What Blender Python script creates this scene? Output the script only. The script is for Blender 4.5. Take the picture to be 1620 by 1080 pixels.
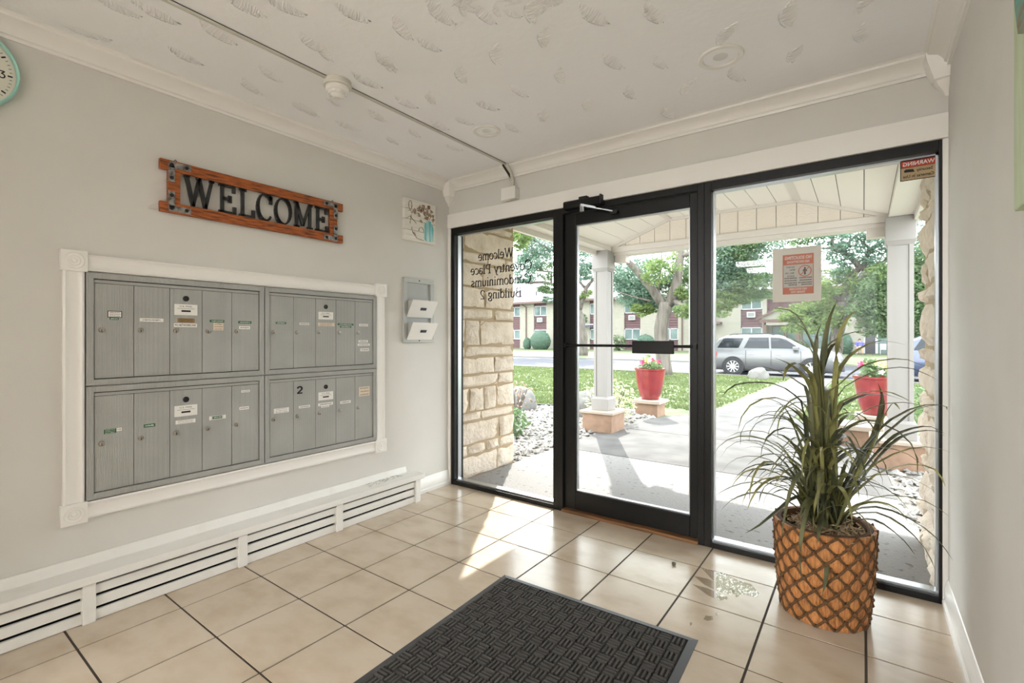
import bpy, bmesh, math, random
from mathutils import Vector, Matrix, noise as mnoise
random.seed(11)
SC = bpy.context.scene
for o in list(bpy.data.objects): bpy.data.objects.remove(o)
COL = SC.collection
R = math.radians
# ------------------------------------------------------------------ camera
FPX, YAW, HZ, CAMH = 760.0, 0.632, 533.4, 1.22
cd = bpy.data.cameras.new('camera'); cam = bpy.data.objects.new('camera', cd); COL.objects.link(cam)
cam.location = (0, 0, CAMH); cam.rotation_euler = (math.pi/2, 0, YAW)
cd.sensor_width = 36.0; cd.lens = FPX/1620*36; cd.shift_y = (HZ-540)/1620; cd.clip_start = .02; cd.clip_end = 600
SC.camera = cam
# ------------------------------------------------------------------ sky, sun, exposure
SUN_AZ, SUN_EL = (-0.5, 0.866), R(41)
wd = bpy.data.worlds.new('sky'); SC.world = wd; wd.use_nodes = True
wn = wd.node_tree.nodes; wl = wd.node_tree.links
bg = wn['Background']; bg.inputs['Strength'].default_value = 4.1
tc = wn.new('ShaderNodeTexCoord'); sx = wn.new('ShaderNodeSeparateXYZ'); rp = wn.new('ShaderNodeValToRGB')
wl.new(tc.outputs['Generated'], sx.inputs[0]); wl.new(sx.outputs['Z'], rp.inputs[0]); wl.new(rp.outputs[0], bg.inputs['Color'])
rp.color_ramp.elements[0].position = 0.0; rp.color_ramp.elements[0].color = (.945, .975, 1.0, 1)
rp.color_ramp.elements[1].position = 1.0; rp.color_ramp.elements[1].color = (.85, .93, 1.0, 1)
sd = bpy.data.lights.new('sun', 'SUN'); sd.energy = 5.0; sd.angle = R(.6); sd.color = (1, .965, .91)
sun = bpy.data.objects.new('sun', sd); COL.objects.link(sun)
sv = Vector((SUN_AZ[0]*math.cos(SUN_EL), SUN_AZ[1]*math.cos(SUN_EL), math.sin(SUN_EL)))
sun.rotation_euler = sv.to_track_quat('Z', 'Y').to_euler(); sun.location = sv*30
vs = SC.view_settings; vs.view_transform = 'Standard'; vs.look = 'None'; vs.gamma = 1; vs.use_curve_mapping = False; vs.exposure = 1.06
# ------------------------------------------------------------------ helpers
S_, C_ = math.sin(YAW), math.cos(YAW)
def ray(u, v):
    a = (u-810)/FPX; b = (HZ-v)/FPX
    return Vector((-S_+a*C_, C_+a*S_, b))
def onx(u, v, x): d = ray(u, v); return Vector((0, 0, CAMH)) + d*(x/d.x)
def ony(u, v, y): d = ray(u, v); return Vector((0, 0, CAMH)) + d*(y/d.y)
def onz(u, v, z): d = ray(u, v); return Vector((0, 0, CAMH)) + d*((z-CAMH)/d.z)
def ondepth(u, v, D): return Vector((0, 0, CAMH)) + ray(u, v)*D
def lin(c): return tuple(((x/255)/12.92 if x/255 <= .04045 else ((x/255+.055)/1.055)**2.4) for x in c)
MATS = {}
def mat(name, col, rough=.5, metal=0.0, col2=None, nscale=6.0, ndet=4.0, nramp=(.35, .65), bump=0.0, bscale=60.0, stretch=(1, 1, 1),
        spec=.5, rnd=0.0, trans=0.0, emit=0.0, coat=0.0, bdist=.01):
    if name in MATS: return MATS[name]
    m = bpy.data.materials.new(name); m.use_nodes = True; nt = m.node_tree; N = nt.nodes; L = nt.links
    b = N['Principled BSDF']; c = lin(col)
    b.inputs['Base Color'].default_value = (*c, 1); b.inputs['Roughness'].default_value = rough
    b.inputs['Metallic'].default_value = metal; b.inputs['Specular IOR Level'].default_value = spec
    b.inputs['Coat Weight'].default_value = coat
    src = None
    if col2 or bump:
        g = N.new('ShaderNodeNewGeometry'); mp = N.new('ShaderNodeMapping'); L.new(g.outputs['Position'], mp.inputs[0]); mp.inputs['Scale'].default_value = stretch
    if col2:
        n = N.new('ShaderNodeTexNoise'); n.inputs['Scale'].default_value = nscale; n.inputs['Detail'].default_value = ndet
        L.new(mp.outputs[0], n.inputs['Vector']); r = N.new('ShaderNodeValToRGB'); L.new(n.outputs['Fac'], r.inputs[0])
        r.color_ramp.elements[0].position = nramp[0]; r.color_ramp.elements[1].position = nramp[1]
        r.color_ramp.elements[0].color = (*c, 1); r.color_ramp.elements[1].color = (*lin(col2), 1); src = r.outputs[0]
    if rnd:
        oi = N.new('ShaderNodeObjectInfo'); h = N.new('ShaderNodeHueSaturation'); mr = N.new('ShaderNodeMapRange')
        mr.inputs[3].default_value = 1-rnd; mr.inputs[4].default_value = 1+rnd; L.new(oi.outputs['Random'], mr.inputs[0]); L.new(mr.outputs[0], h.inputs['Value'])
        if src: L.new(src, h.inputs['Color'])
        else: h.inputs['Color'].default_value = (*c, 1)
        src = h.outputs[0]
    if src: L.new(src, b.inputs['Base Color'])
    if bump:
        n = N.new('ShaderNodeTexNoise'); n.inputs['Scale'].default_value = bscale; n.inputs['Detail'].default_value = 5
        L.new(mp.outputs[0], n.inputs['Vector']); bp = N.new('ShaderNodeBump'); bp.inputs['Strength'].default_value = bump; bp.inputs['Distance'].default_value = bdist
        L.new(n.outputs['Fac'], bp.inputs['Height']); L.new(bp.outputs[0], b.inputs['Normal'])
    if trans:
        t = N.new('ShaderNodeBsdfTranslucent'); mx = N.new('ShaderNodeMixShader'); mx.inputs[0].default_value = trans
        if src: L.new(src, t.inputs[0])
        else: t.inputs[0].default_value = (*c, 1)
        L.new(b.outputs[0], mx.inputs[1]); L.new(t.outputs[0], mx.inputs[2]); L.new(mx.outputs[0], N['Material Output'].inputs[0])
    MATS[name] = m; return m
def glass_mat(name, tint=(.97, .98, .97), refl=.008, fac=.25):
    m = bpy.data.materials.new(name); m.use_nodes = True; N = m.node_tree.nodes; L = m.node_tree.links
    N.remove(N['Principled BSDF']); t = N.new('ShaderNodeBsdfTransparent'); g = N.new('ShaderNodeBsdfGlossy'); x = N.new('ShaderNodeMixShader')
    t.inputs[0].default_value = (*tint, 1); g.inputs['Roughness'].default_value = .01
    w = N.new('ShaderNodeLayerWeight'); w.inputs['Blend'].default_value = .5
    p = N.new('ShaderNodeMath'); p.operation = 'POWER'; p.inputs[1].default_value = 4; L.new(w.outputs['Facing'], p.inputs[0])
    q = N.new('ShaderNodeMath'); q.operation = 'MULTIPLY_ADD'; q.inputs[1].default_value = fac; q.inputs[2].default_value = refl; L.new(p.outputs[0], q.inputs[0])
    L.new(q.outputs[0], x.inputs[0]); L.new(t.outputs[0], x.inputs[1]); L.new(g.outputs[0], x.inputs[2]); L.new(x.outputs[0], N['Material Output'].inputs[0])
    MATS[name] = m; return m
WO = {}
def reg(o, w): WO[o.name] = Vector(w)
def tag(o, label=None, cat=None, group=None, kind=None):
    if label: o['label'] = label
    if cat: o['category'] = cat
    if group: o['group'] = group
    if kind: o['kind'] = kind
    return o
def thing(name, label=None, cat=None, loc=(0, 0, 0), group=None, kind=None, parent=None):
    o = bpy.data.objects.new(name, None); COL.objects.link(o); o.empty_display_size = .05
    place(o, loc, parent); return tag(o, label, cat, group, kind)
def place(o, w, parent=None):
    w = Vector(w)
    if parent is not None: o.parent = parent; o.location = w - WO[parent.name]
    else: o.location = w
    reg(o, w)
def inst(name, mesh, w, parent=None, rot=None, scale=None):
    o = bpy.data.objects.new(name, mesh); COL.objects.link(o); place(o, w, parent)
    if rot: o.rotation_euler = rot
    if scale: o.scale = scale
    return o
class MB:
    def __init__(s): s.v = []; s.f = []; s.mi = []; s.cur = 0
    def face(s, ids): s.f.append(ids); s.mi.append(s.cur)
    def quad(s, *p):
        b = len(s.v); s.v += [tuple(q) for q in p]; s.face(list(range(b, b+len(p)))); return s
    def box(s, x0, x1, y0, y1, z0, z1):
        return s.hexa([(x0, y0, z0), (x1, y0, z0), (x1, y1, z0), (x0, y1, z0), (x0, y0, z1), (x1, y0, z1), (x1, y1, z1), (x0, y1, z1)])
    def hexa(s, p):
        b = len(s.v); s.v += [tuple(q) for q in p]
        for f in ((3, 2, 1, 0), (4, 5, 6, 7), (0, 1, 5, 4), (1, 2, 6, 5), (2, 3, 7, 6), (3, 0, 4, 7)): s.face([b+i for i in f])
        return s
    def obox(s, c, ax, ay, az):
        c, ax, ay, az = map(Vector, (c, ax, ay, az))
        return s.hexa([c-ax-ay-az, c+ax-ay-az, c+ax+ay-az, c-ax+ay-az, c-ax-ay+az, c+ax-ay+az, c+ax+ay+az, c-ax+ay+az])
    def bar(s, a, b, w, h, up=(0, 0, 1)):
        a, b = Vector(a), Vector(b); d = (b-a); l = d.length/2; d.normalize(); up = Vector(up)
        sd = d.cross(up); sd.normalize(); up = sd.cross(d)
        return s.obox((a+b)/2, d*l, sd*(w/2), up*(h/2))
    def tube(s, pts, r, n=8, caps=True):
        pts = [Vector(p) for p in pts]; rs = r if isinstance(r, (list, tuple)) else [r]*len(pts); b0 = len(s.v); prev = None
        for i, p in enumerate(pts):
            t = (pts[min(i+1, len(pts)-1)]-pts[max(i-1, 0)])
            if t.length < 1e-9: t = Vector((0, 0, 1))
            t.normalize()
            if prev is None: a = t.orthogonal().normalized()
            else:
                a = prev - t*prev.dot(t); a = a.normalized() if a.length > 1e-6 else t.orthogonal().normalized()
            prev = a; c = t.cross(a)
            for k in range(n):
                an = 2*math.pi*k/n; s.v.append(tuple(p + (a*math.cos(an)+c*math.sin(an))*rs[i]))
        for i in range(len(pts)-1):
            for k in range(n):
                s.face([b0+i*n+k, b0+i*n+(k+1) % n, b0+(i+1)*n+(k+1) % n, b0+(i+1)*n+k])
        if caps:
            s.face([b0+k for k in range(n)][::-1]); e = b0+(len(pts)-1)*n; s.face([e+k for k in range(n)])
        return s
    def lathe(s, prof, c=(0, 0, 0), n=24, ax=(0, 0, 1), caps=True, sx=1, sy=1):
        ax = Vector(ax).normalized(); a = ax.orthogonal().normalized()
        if abs(ax.z) > .9: a = Vector((1, 0, 0))
        b = ax.cross(a); c = Vector(c); b0 = len(s.v)
        for (r, h) in prof:
            for k in range(n):
                an = 2*math.pi*k/n; s.v.append(tuple(c + ax*h + a*(r*math.cos(an)*sx) + b*(r*math.sin(an)*sy)))
        for i in range(len(prof)-1):
            for k in range(n): s.face([b0+i*n+k, b0+i*n+(k+1) % n, b0+(i+1)*n+(k+1) % n, b0+(i+1)*n+k])
        if caps:
            s.face([b0+k for k in range(n)][::-1]); e = b0+(len(prof)-1)*n; s.face([e+k for k in range(n)])
        return s
    def prism(s, poly, fn, depth):
        d = Vector(depth); b = len(s.v); P = [Vector(fn(*q)) for q in poly]; n = len(P)
        s.v += [tuple(p) for p in P] + [tuple(p+d) for p in P]
        s.face(list(range(b, b+n))[::-1]); s.face(list(range(b+n, b+2*n)))
        for i in range(n): j = (i+1) % n; s.face([b+i, b+j, b+n+j, b+n+i])
        return s
    def sweep(s, prof, a, b, fn):
        """profile (p,q) swept from station a to b; fn(t,p,q)->xyz"""
        n = len(prof); b0 = len(s.v)
        for t in (a, b): s.v += [tuple(fn(t, *q)) for q in prof]
        for i in range(n): j = (i+1) % n; s.face([b0+i, b0+j, b0+n+j, b0+n+i])
        s.face(list(range(b0, b0+n))[::-1]); s.face(list(range(b0+n, b0+2*n))); return s
    def build(s, name, m, parent=None, smooth=False, bevel=0, fix=True, origin=None, label=None, kind=None):
        lo = [min(p[i] for p in s.v) for i in range(3)]; hi = [max(p[i] for p in s.v) for i in range(3)]
        c = Vector(origin) if origin is not None else Vector(((lo[0]+hi[0])/2, (lo[1]+hi[1])/2, lo[2]))
        me = bpy.data.meshes.new(name); me.from_pydata([(p[0]-c.x, p[1]-c.y, p[2]-c.z) for p in s.v], [], s.f)
        for mm in (m if isinstance(m, (list, tuple)) else [m]): me.materials.append(mm)
        if any(s.mi): me.polygons.foreach_set('material_index', s.mi)
        if fix:
            bm = bmesh.new(); bm.from_mesh(me); bmesh.ops.recalc_face_normals(bm, faces=bm.faces); bm.to_mesh(me); bm.free()
        if smooth:
            me.polygons.foreach_set('use_smooth', [True]*len(me.polygons))
            if smooth != 'all':
                try: me.set_sharp_from_angle(angle=R(38))
                except Exception: pass
        me.update()
        o = bpy.data.objects.new(name, me); COL.objects.link(o); place(o, c, parent)
        if bevel:
            b = o.modifiers.new('bevel', 'BEVEL'); b.width = bevel; b.segments = 2; b.limit_method = 'ANGLE'; b.angle_limit = R(40)
        if label: o['label'] = label
        if kind: o['kind'] = kind
        return o
def bx(name, m, x0, x1, y0, y1, z0, z1, parent=None, bevel=0, **k): return MB().box(x0, x1, y0, y1, z0, z1).build(name, m, parent, bevel=bevel, **k)
def struct(o): o['kind'] = 'structure'; return o
def arc(cx, cy, rx, ry, a0, a1, n=12): return [(cx+rx*math.cos(R(a0+(a1-a0)*i/n)), cy+ry*math.sin(R(a0+(a1-a0)*i/n))) for i in range(n+1)]
# ---- pen-stroke alphabet (serif book hand): glyph -> (strokes, advance)
G = {
 'W': ([[(.08, .7), (.28, 0)], [(.28, 0), (.46, .68)], [(.46, .7), (.66, 0)], [(.66, 0), (.86, .7)], [(0, .7), (.18, .7)], [(.37, .7), (.52, .7)], [(.78, .7), (.94, .7)]], .96),
 'E': ([[(.14, 0), (.14, .7)], [(.02, .69), (.53, .69)], [(.02, .01), (.56, .01)], [(.14, .36), (.4, .36)], [(.53, .71), (.53, .53)], [(.56, -.01), (.56, .18)], [(.4, .27), (.4, .45)]], .63),
 'L': ([[(.14, 0), (.14, .7)], [(.02, .69), (.28, .69)], [(.02, .01), (.52, .01)], [(.53, -.01), (.53, .2)]], .57),
 'C': ([arc(.34, .35, .28, .36, 40, 320, 18), [(.555, .46), (.555, .68)]], .62),
 'O': ([arc(.36, .35, .3, .36, 0, 360, 24)], .72),
 'M': ([[(.12, 0), (.12, .7)], [(.12, .7), (.4, .06)], [(.4, .06), (.68, .7)], [(.7, 0), (.7, .7)], [(.02, .01), (.23, .01)], [(.58, .01), (.82, .01)], [(.01, .69), (.14, .69)], [(.68, .69), (.81, .69)]], .83),
 'B': ([[(.14, 0), (.14, .7)], [(.02, .69), (.32, .69)], arc(.31, .53, .17, .16, 90, -90), [(.14, .37), (.31, .37)], arc(.32, .19, .21, .18, 90, -90), [(.02, .01), (.32, .01)]], .6),
 'P': ([[(.14, 0), (.14, .7)], [(.02, .69), (.32, .69)], arc(.31, .52, .19, .17, 90, -90), [(.14, .35), (.31, .35)], [(.02, .01), (.26, .01)]], .55),
 'e': ([[(.06, .25), (.4, .25)], arc(.23, .235, .175, .235, 0, 315, 14)], .45),
 'l': ([[(.13, 0), (.13, .72)], [(.03, .01), (.23, .01)], [(.04, .7), (.13, .71)]], .25),
 'c': ([arc(.23, .235, .18, .235, 45, 315)], .42),
 'o': ([arc(.24, .235, .19, .235, 0, 360, 16)], .48),
 'm': ([[(.1, 0), (.1, .46)], [(.37, 0), (.37, .33)], [(.64, 0), (.64, .33)], arc(.235, .32, .135, .14, 170, 0, 8), arc(.505, .32, .135, .14, 170, 0, 8), [(.02, .01), (.18, .01)], [(.29, .01), (.45, .01)], [(.56, .01), (.72, .01)]], .76),
 'n': ([[(.1, 0), (.1, .46)], [(.37, 0), (.37, .33)], arc(.235, .32, .135, .14, 170, 0, 8), [(.02, .01), (.18, .01)], [(.29, .01), (.45, .01)]], .48),
 't': ([[(.14, .08), (.14, .62)], [(.03, .45), (.28, .45)], arc(.22, .09, .08, .09, 180, 300, 6)], .3),
 'v': ([[(.05, .46), (.22, 0)], [(.22, 0), (.39, .46)], [(0, .455), (.12, .455)], [(.32, .455), (.45, .455)]], .44),
 'r': ([[(.1, 0), (.1, .46)], arc(.22, .33, .12, .13, 170, 50, 6), [(.02, .01), (.2, .01)]], .33),
 'y': ([[(.05, .46), (.22, 0)], [(.39, .46), (.15, -.19)], [(.15, -.19), (.05, -.2)], [(0, .455), (.12, .455)], [(.32, .455), (.45, .455)]], .44),
 'a': ([arc(.2, .33, .15, .13, 160, 0, 8), [(.35, .33), (.35, .02)], arc(.2, .13, .14, .13, 20, 340, 10)], .43),
 'd': ([[(.38, 0), (.38, .72)], arc(.22, .235, .17, .235, 20, 340, 14), [(.29, .71), (.38, .71)]], .48),
 'i': ([[(.11, 0), (.11, .46)], [(.11, .6), (.11, .67)], [(.02, .01), (.2, .01)]], .24),
 'u': ([[(.1, .14), (.1, .46)], [(.37, 0), (.37, .46)], arc(.235, .15, .135, .15, 180, 350, 8)], .48),
 's': ([arc(.18, .35, .12, .11, 30, 270, 8), arc(.18, .12, .13, .12, 90, -150, 8)], .36),
 'g': ([arc(.2, .3, .14, .16, 0, 360, 12), arc(.21, -.08, .16, .11, 0, 360, 12), [(.12, .15), (.12, .04)], [(.3, .42), (.42, .46)]], .44),
 '2': ([arc(.22, .5, .18, .2, 165, -35, 10), [(.37, .38), (.05, 0)], [(.04, .01), (.43, .01)]], .48),
 ' ': ([], .3)}
DIG = {'0': [arc(.25, .35, .2, .33, 0, 360, 16)], '1': [[(.12, .55), (.27, .68), (.27, 0)]], '2': [arc(.24, .48, .18, .2, 165, -40, 8)+[(.06, .02), (.44, .02)]],
 '3': [[(.06, .66), (.4, .66), (.2, .42)]+arc(.22, .22, .2, .2, 80, -150, 10)], '4': [[(.34, 0), (.34, .68), (.04, .22), (.46, .22)]],
 '5': [[(.4, .66), (.1, .66), (.08, .38)]+arc(.22, .22, .2, .22, 110, -150, 10)], '6': [[(.38, .66), (.1, .34)]+arc(.25, .2, .18, .19, 150, -210, 14)],
 '7': [[(.05, .66), (.42, .66), (.16, 0)]], '8': [arc(.25, .52, .15, .15, 0, 360, 12), arc(.25, .19, .19, .18, 0, 360, 12)], '9': [arc(.24, .48, .18, .18, 0, 360, 12)+[(.36, 0)]]}
def strokes(mb, lines, fn, depth, thick, thin, nib=25):
    nx, ny = math.cos(R(nib)), math.sin(R(nib))
    for ln in lines:
        for (x0, y0), (x1, y1) in zip(ln[:-1], ln[1:]):
            dx, dy = x1-x0, y1-y0; l = math.hypot(dx, dy)
            if l < 1e-6: continue
            dx /= l; dy /= l; c = min(1, abs(dx*ny-dy*nx)/.94); w = (thin+(thick-thin)*c**1.6)/2; e = w*.35 if len(ln) > 2 else 0
            px, py = -dy*w, dx*w
            mb.prism([(x0-dx*e+px, y0-dy*e+py), (x0-dx*e-px, y0-dy*e-py), (x1+dx*e-px, y1+dy*e-py), (x1+dx*e+px, y1+dy*e+py)], fn, depth)
def text_width(t): return sum(G[ch][1] for ch in t)
def sans(mb, t, cx, cy, size, fn, depth, wmax=None, bold=False):
    """built-in sans lettering as flat mesh, centred on (cx,cy)"""
    cu = bpy.data.curves.new('lettering', 'FONT'); cu.body = t; cu.size = 1; cu.align_x = 'CENTER'; cu.align_y = 'CENTER'; cu.resolution_u = 2
    if bold: cu.offset = .018
    o = bpy.data.objects.new('lettering_tmp', cu); COL.objects.link(o)
    dg = bpy.context.evaluated_depsgraph_get(); me = bpy.data.meshes.new_from_object(o.evaluated_get(dg))
    xs = [v.co.x for v in me.vertices]; w = max(xs)-min(xs); sx = size
    if wmax: sx = wmax/w
    b = len(mb.v); d = Vector(depth)
    mb.v += [tuple(Vector(fn(cx+v.co.x*sx, cy+v.co.y*size))+d) for v in me.vertices]
    for p in me.polygons: mb.face([b+i for i in p.vertices])
    bpy.data.objects.remove(o); bpy.data.meshes.remove(me); bpy.data.curves.remove(cu)
# ------------------------------------------------------------------ materials
M_wall = mat('wall_paint', (216, 213, 207), .75, bump=.04, bscale=220, col2=(212, 209, 203), nscale=3)
M_ceil = mat('ceiling_plaster', (246, 246, 247), .6, bump=.35, bscale=26, bdist=.006)
M_trim = mat('white_gloss_paint', (236, 233, 228), .32, spec=.5)
M_trimw = mat('white_worn_paint', (234, 232, 227), .4, col2=(224, 220, 212), nscale=9, nramp=(.55, .85))
M_tile = mat('tile_ceramic', (200, 185, 166), .2, col2=(178, 158, 133), nscale=5.0, ndet=7, nramp=(.42, .85), stretch=(1, 1.5, 1), rnd=.03, bump=.012, bscale=30)
M_grout = mat('grout_dark', (70, 62, 54), .9)
M_black = mat('black_anodised', (15, 14, 13), .4, spec=.3, col2=(20, 19, 18), nscale=40)
M_alu = mat('brushed_aluminium', (180, 184, 188), .3, metal=1.0)
M_alud = mat('dark_aluminium', (70, 74, 80), .3, metal=.8)
M_glass = glass_mat('window_glass')
M_grey = mat('mailbox_grey', (168, 168, 164), .45, col2=(160, 160, 156), nscale=5, spec=.4)
M_greyd = mat('mailbox_gap', (38, 38, 37), .8)
M_lockm = mat('lock_nickel', (178, 172, 160), .3, metal=.8)
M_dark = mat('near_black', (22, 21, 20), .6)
M_paper = mat('paper_white', (232, 230, 224), .7)
M_paperc = mat('paper_cream', (222, 205, 180), .7)
M_tapeg = mat('tape_green', (28, 92, 50), .5)
M_tapeb = mat('tape_brown', (150, 118, 70), .6)
M_ink = mat('ink_black', (30, 30, 32), .7)
M_inkg = mat('ink_grey', (120, 122, 120), .7)
M_wood = mat('stained_wood', (172, 92, 40), .55, col2=(84, 40, 16), nscale=13, ndet=7, nramp=(.42, .68), stretch=(6, 1, 9), bump=.12, bscale=40)
M_iron = mat('forged_iron', (58, 58, 56), .45, metal=.4, col2=(90, 90, 88), nscale=60, bump=.3, bscale=120)
M_letter = mat('letter_metal', (46, 46, 46), .4, metal=.3, col2=(58, 58, 58), nscale=30)
M_steel = mat('steel_bracket', (168, 166, 162), .38, metal=.6, col2=(96, 94, 92), nscale=50)
M_teal = mat('teal_plastic', (160, 212, 200), .4)
M_clockf = mat('clock_face', (226, 222, 208), .6)
M_rubber = mat('mat_rubber', (52, 52, 54), .45)
M_pile = mat('mat_pile', (56, 54, 52), .95, col2=(86, 82, 78), nscale=400, nramp=(.3, .8))
M_bark = mat('bark_strip', (206, 142, 84), .6, col2=(146, 86, 40), nscale=30, ndet=5, nramp=(.4, .7), stretch=(5, 5, .7), rnd=.14, bump=.3, bscale=70)
M_twine = mat('dark_twine', (92, 64, 40), .8, col2=(128, 92, 58), nscale=120, bump=.4, bscale=300)
M_moss = mat('dry_moss', (196, 174, 142), .9, col2=(136, 112, 82), nscale=60)
M_blade = mat('blade_green', (128, 128, 82), .42, col2=(168, 164, 104), nscale=16, nramp=(.45, .6), stretch=(1, 1, .3), rnd=.3, trans=.3)
M_bladed = mat('blade_dark', (82, 86, 62), .4, col2=(114, 114, 80), nscale=16, nramp=(.4, .65), stretch=(1, 1, .3), rnd=.3, trans=.18)
M_stone = mat('lannon_stone', (220, 206, 190), .9, col2=(194, 177, 157), nscale=7, ndet=6, nramp=(.4, .75), bump=.9, bscale=28, rnd=.06, bdist=.02)
M_mortar = mat('mortar_joint', (164, 144, 116), .95, bump=.4, bscale=90)
M_conc = mat('concrete', (93, 90, 88), .9, col2=(74, 71, 69), nscale=3.5, ndet=6, bump=.15, bscale=60)
M_aggr = mat('pitted_concrete_shade_lift', (132, 129, 127), .95, col2=(80, 74, 70), nscale=22, ndet=6, nramp=(.6, .72), bump=.6, bscale=60)  # pits are its own; base lightened to offset the canopy shade
M_gravel = mat('gravel_white', (170, 166, 161), .85, col2=(112, 108, 104), nscale=9, nramp=(.3, .7))
M_soil = mat('gravel_floor', (128, 122, 114), .95, col2=(90, 84, 78), nscale=30)
M_grass = mat('lawn_grass', (72, 82, 50), .9, col2=(96, 104, 70), nscale=1.6, ndet=8, nramp=(.3, .7), stretch=(1, .4, 1), bump=.5, bscale=40)
M_blade2 = mat('lawn_blade', (80, 95, 54), .8, col2=(106, 118, 74), nscale=2.0, trans=.3)
M_road = mat('asphalt', (56, 57, 65), .9, col2=(70, 70, 78), nscale=8)
M_curb = mat('curb_concrete', (108, 106, 103), .9)
M_cream = mat('porch_cream', (228, 221, 214), .7)
M_creamw = mat('porch_white', (208, 201, 194), .6)
M_col = mat('porch_white_sunlit', (140, 136, 132), .6)  # porch white again, darkened for the columns because they stand in brighter light
M_stucco = mat('gable_board', (218, 208, 196), .85, bump=.5, bscale=45, stretch=(1, 1, 2.5))
M_tan = mat('tan_block', (150, 122, 102), .85, col2=(134, 107, 88), nscale=12)
M_tancap = mat('tan_cap', (160, 146, 132), .85)
M_red = mat('red_glaze', (138, 48, 50), .2, col2=(120, 38, 42), nscale=6, coat=.7)
M_bark2 = mat('tree_bark', (112, 105, 98), .95, col2=(74, 68, 62), nscale=7, ndet=6, nramp=(.35, .7), stretch=(1, 1, .18), bump=.9, bscale=14, bdist=.05)
M_leafb = mat('leaf_bluegreen', (88, 114, 98), .6, trans=.45, col2=(112, 138, 118), nscale=1.2)
M_leafy = mat('leaf_yellowgreen', (124, 142, 82), .6, trans=.5, col2=(102, 124, 74), nscale=1.2)
M_leafg = mat('leaf_green', (84, 108, 72), .6, trans=.45, col2=(108, 130, 88), nscale=1.2)
M_bush = mat('clipped_bush', (70, 92, 76), .8, trans=.2)
M_brick = mat('cream_brick', (146, 142, 131), .9, col2=(134, 130, 118), nscale=3, stretch=(.4, 1, 4))
M_brown = mat('brown_panel', (92, 68, 70), .8)
M_roof = mat('roof_shingle', (104, 98, 102), .95, col2=(94, 88, 92), nscale=4)
M_brownd = mat("brown_trim", (96, 76, 70), .8)
M_wframe = mat('window_frame_white', (172, 172, 174), .6)
M_wglass = mat('far_glass', (70, 88, 88), .3, col2=(112, 126, 122), nscale=.7, spec=.2)
M_doord = mat('dark_door', (60, 58, 62), .5)
M_silver = mat('car_silver', (108, 108, 109), .3, metal=.3, coat=.35)
M_navy = mat('car_dark', (70, 78, 104), .25, metal=.3, coat=.6)
M_carg = mat('car_glass', (30, 35, 40), .08, spec=.35)
M_tyre = mat('tyre', (48, 48, 50), .9)
M_rim = mat('alloy_rim', (205, 205, 205), .3, metal=.6)
M_tail = mat('tail_light', (180, 30, 34), .2)
M_boulder = mat('boulder', (118, 116, 113), .95, col2=(98, 96, 92), nscale=6, bump=.5, bscale=20)
M_orange = mat('sign_orange', (218, 142, 120), .6, trans=.35)
M_signp = mat('sign_paper', (226, 222, 214), .7, trans=.35)
M_signi = mat('sign_ink', (110, 104, 98), .7)
M_warn = mat('sign_red', (214, 70, 40), .5, trans=.3)
M_warnb = mat('sign_beige', (206, 178, 136), .6, trans=.3)
M_skin = mat('skin', (196, 146, 118), .6)
M_shirt = mat('shirt_blue', (92, 92, 190), .8)
M_water = glass_mat('water_film', (.93, .92, .9), .05, .35)
M_thresh = mat('oak_threshold', (148, 104, 62), .5, col2=(100, 66, 36), nscale=8, stretch=(.5, 4, 4))
M_lens = mat('lamp_lens', (225, 224, 220), .15, spec=.6)
# ------------------------------------------------------------------ room shell
XL, XR, YF, YB, ZC = -2.80, .31, 2.93, -4.2, 2.505
TS, TX, TY = .356, -2.485, .512
flo = struct(bx('floor', M_grout, XL-.15, XR+.15, YB-.1, YF+.1, -.12, -.003))
tm = {}
i = -1
while TX+i*TS < XR:
    j = -14
    while TY+j*TS < YF+.0:
        x0, x1 = max(TX+i*TS+.003, XL), min(TX+(i+1)*TS-.003, XR); y0, y1 = max(TY+j*TS+.003, YB), min(TY+(j+1)*TS-.003, YF+.02)
        if x1-x0 > .02 and y1-y0 > .02:
            k = (round(x1-x0, 3), round(y1-y0, 3)); c = ((x0+x1)/2, (y0+y1)/2, -.008)
            if k not in tm:
                b = MB(); w, d = k[0]/2, k[1]/2; e = .0018
                b.hexa([(-w, -d, 0), (w, -d, 0), (w, d, 0), (-w, d, 0), (-w+e, -d+e, .008), (w-e, -d+e, .008), (w-e, d-e, .008), (-w+e, d-e, .008)])
                o = b.build('floor_tile', M_tile, flo, origin=(0, 0, 0)); tm[k] = o.data; place(o, c, flo)
            else: inst('floor_tile', tm[k], c, flo)
        j += 1
    i += 1
cei = struct(bx('ceiling', M_ceil, XL-.15, XR+.15, YB-.1, YF+.15, ZC, ZC+.12))
struct(bx('wall_left', M_wall, XL-.15, XL, YB-.1, YF+.05, -.12, ZC))
struct(bx('wall_right', M_wall, XR, XR+.15, YB-.1, YF+.05, -.12, ZC))
struct(bx('wall_front', M_wall, XL-.15, XR+.15, YF, YF+.2, 2.125, ZC+.3))
struct(bx('wall_light_block', M_wall, XL, -2.15, -.72, -.6, 0, ZC))   # unseen stub added to keep rear light off the left wall
wb = MB(); by0, by1 = YB-.15, YB
wb.box(XL, XR, by0, by1, 0, 1.1).box(XL, XR, by0, by1, 2.4, ZC).box(XL, XL+.08, by0, by1, 1.1, 2.4).box(XR-.08, XR, by0, by1, 1.1, 2.4)
struct(wb.build('wall_back', M_wall))
w4 = struct(thing('window_fill', loc=((XL+XR)/2, YB-.07, 1.1)))  # unseen rear window, added to let more sky light into the room
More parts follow.
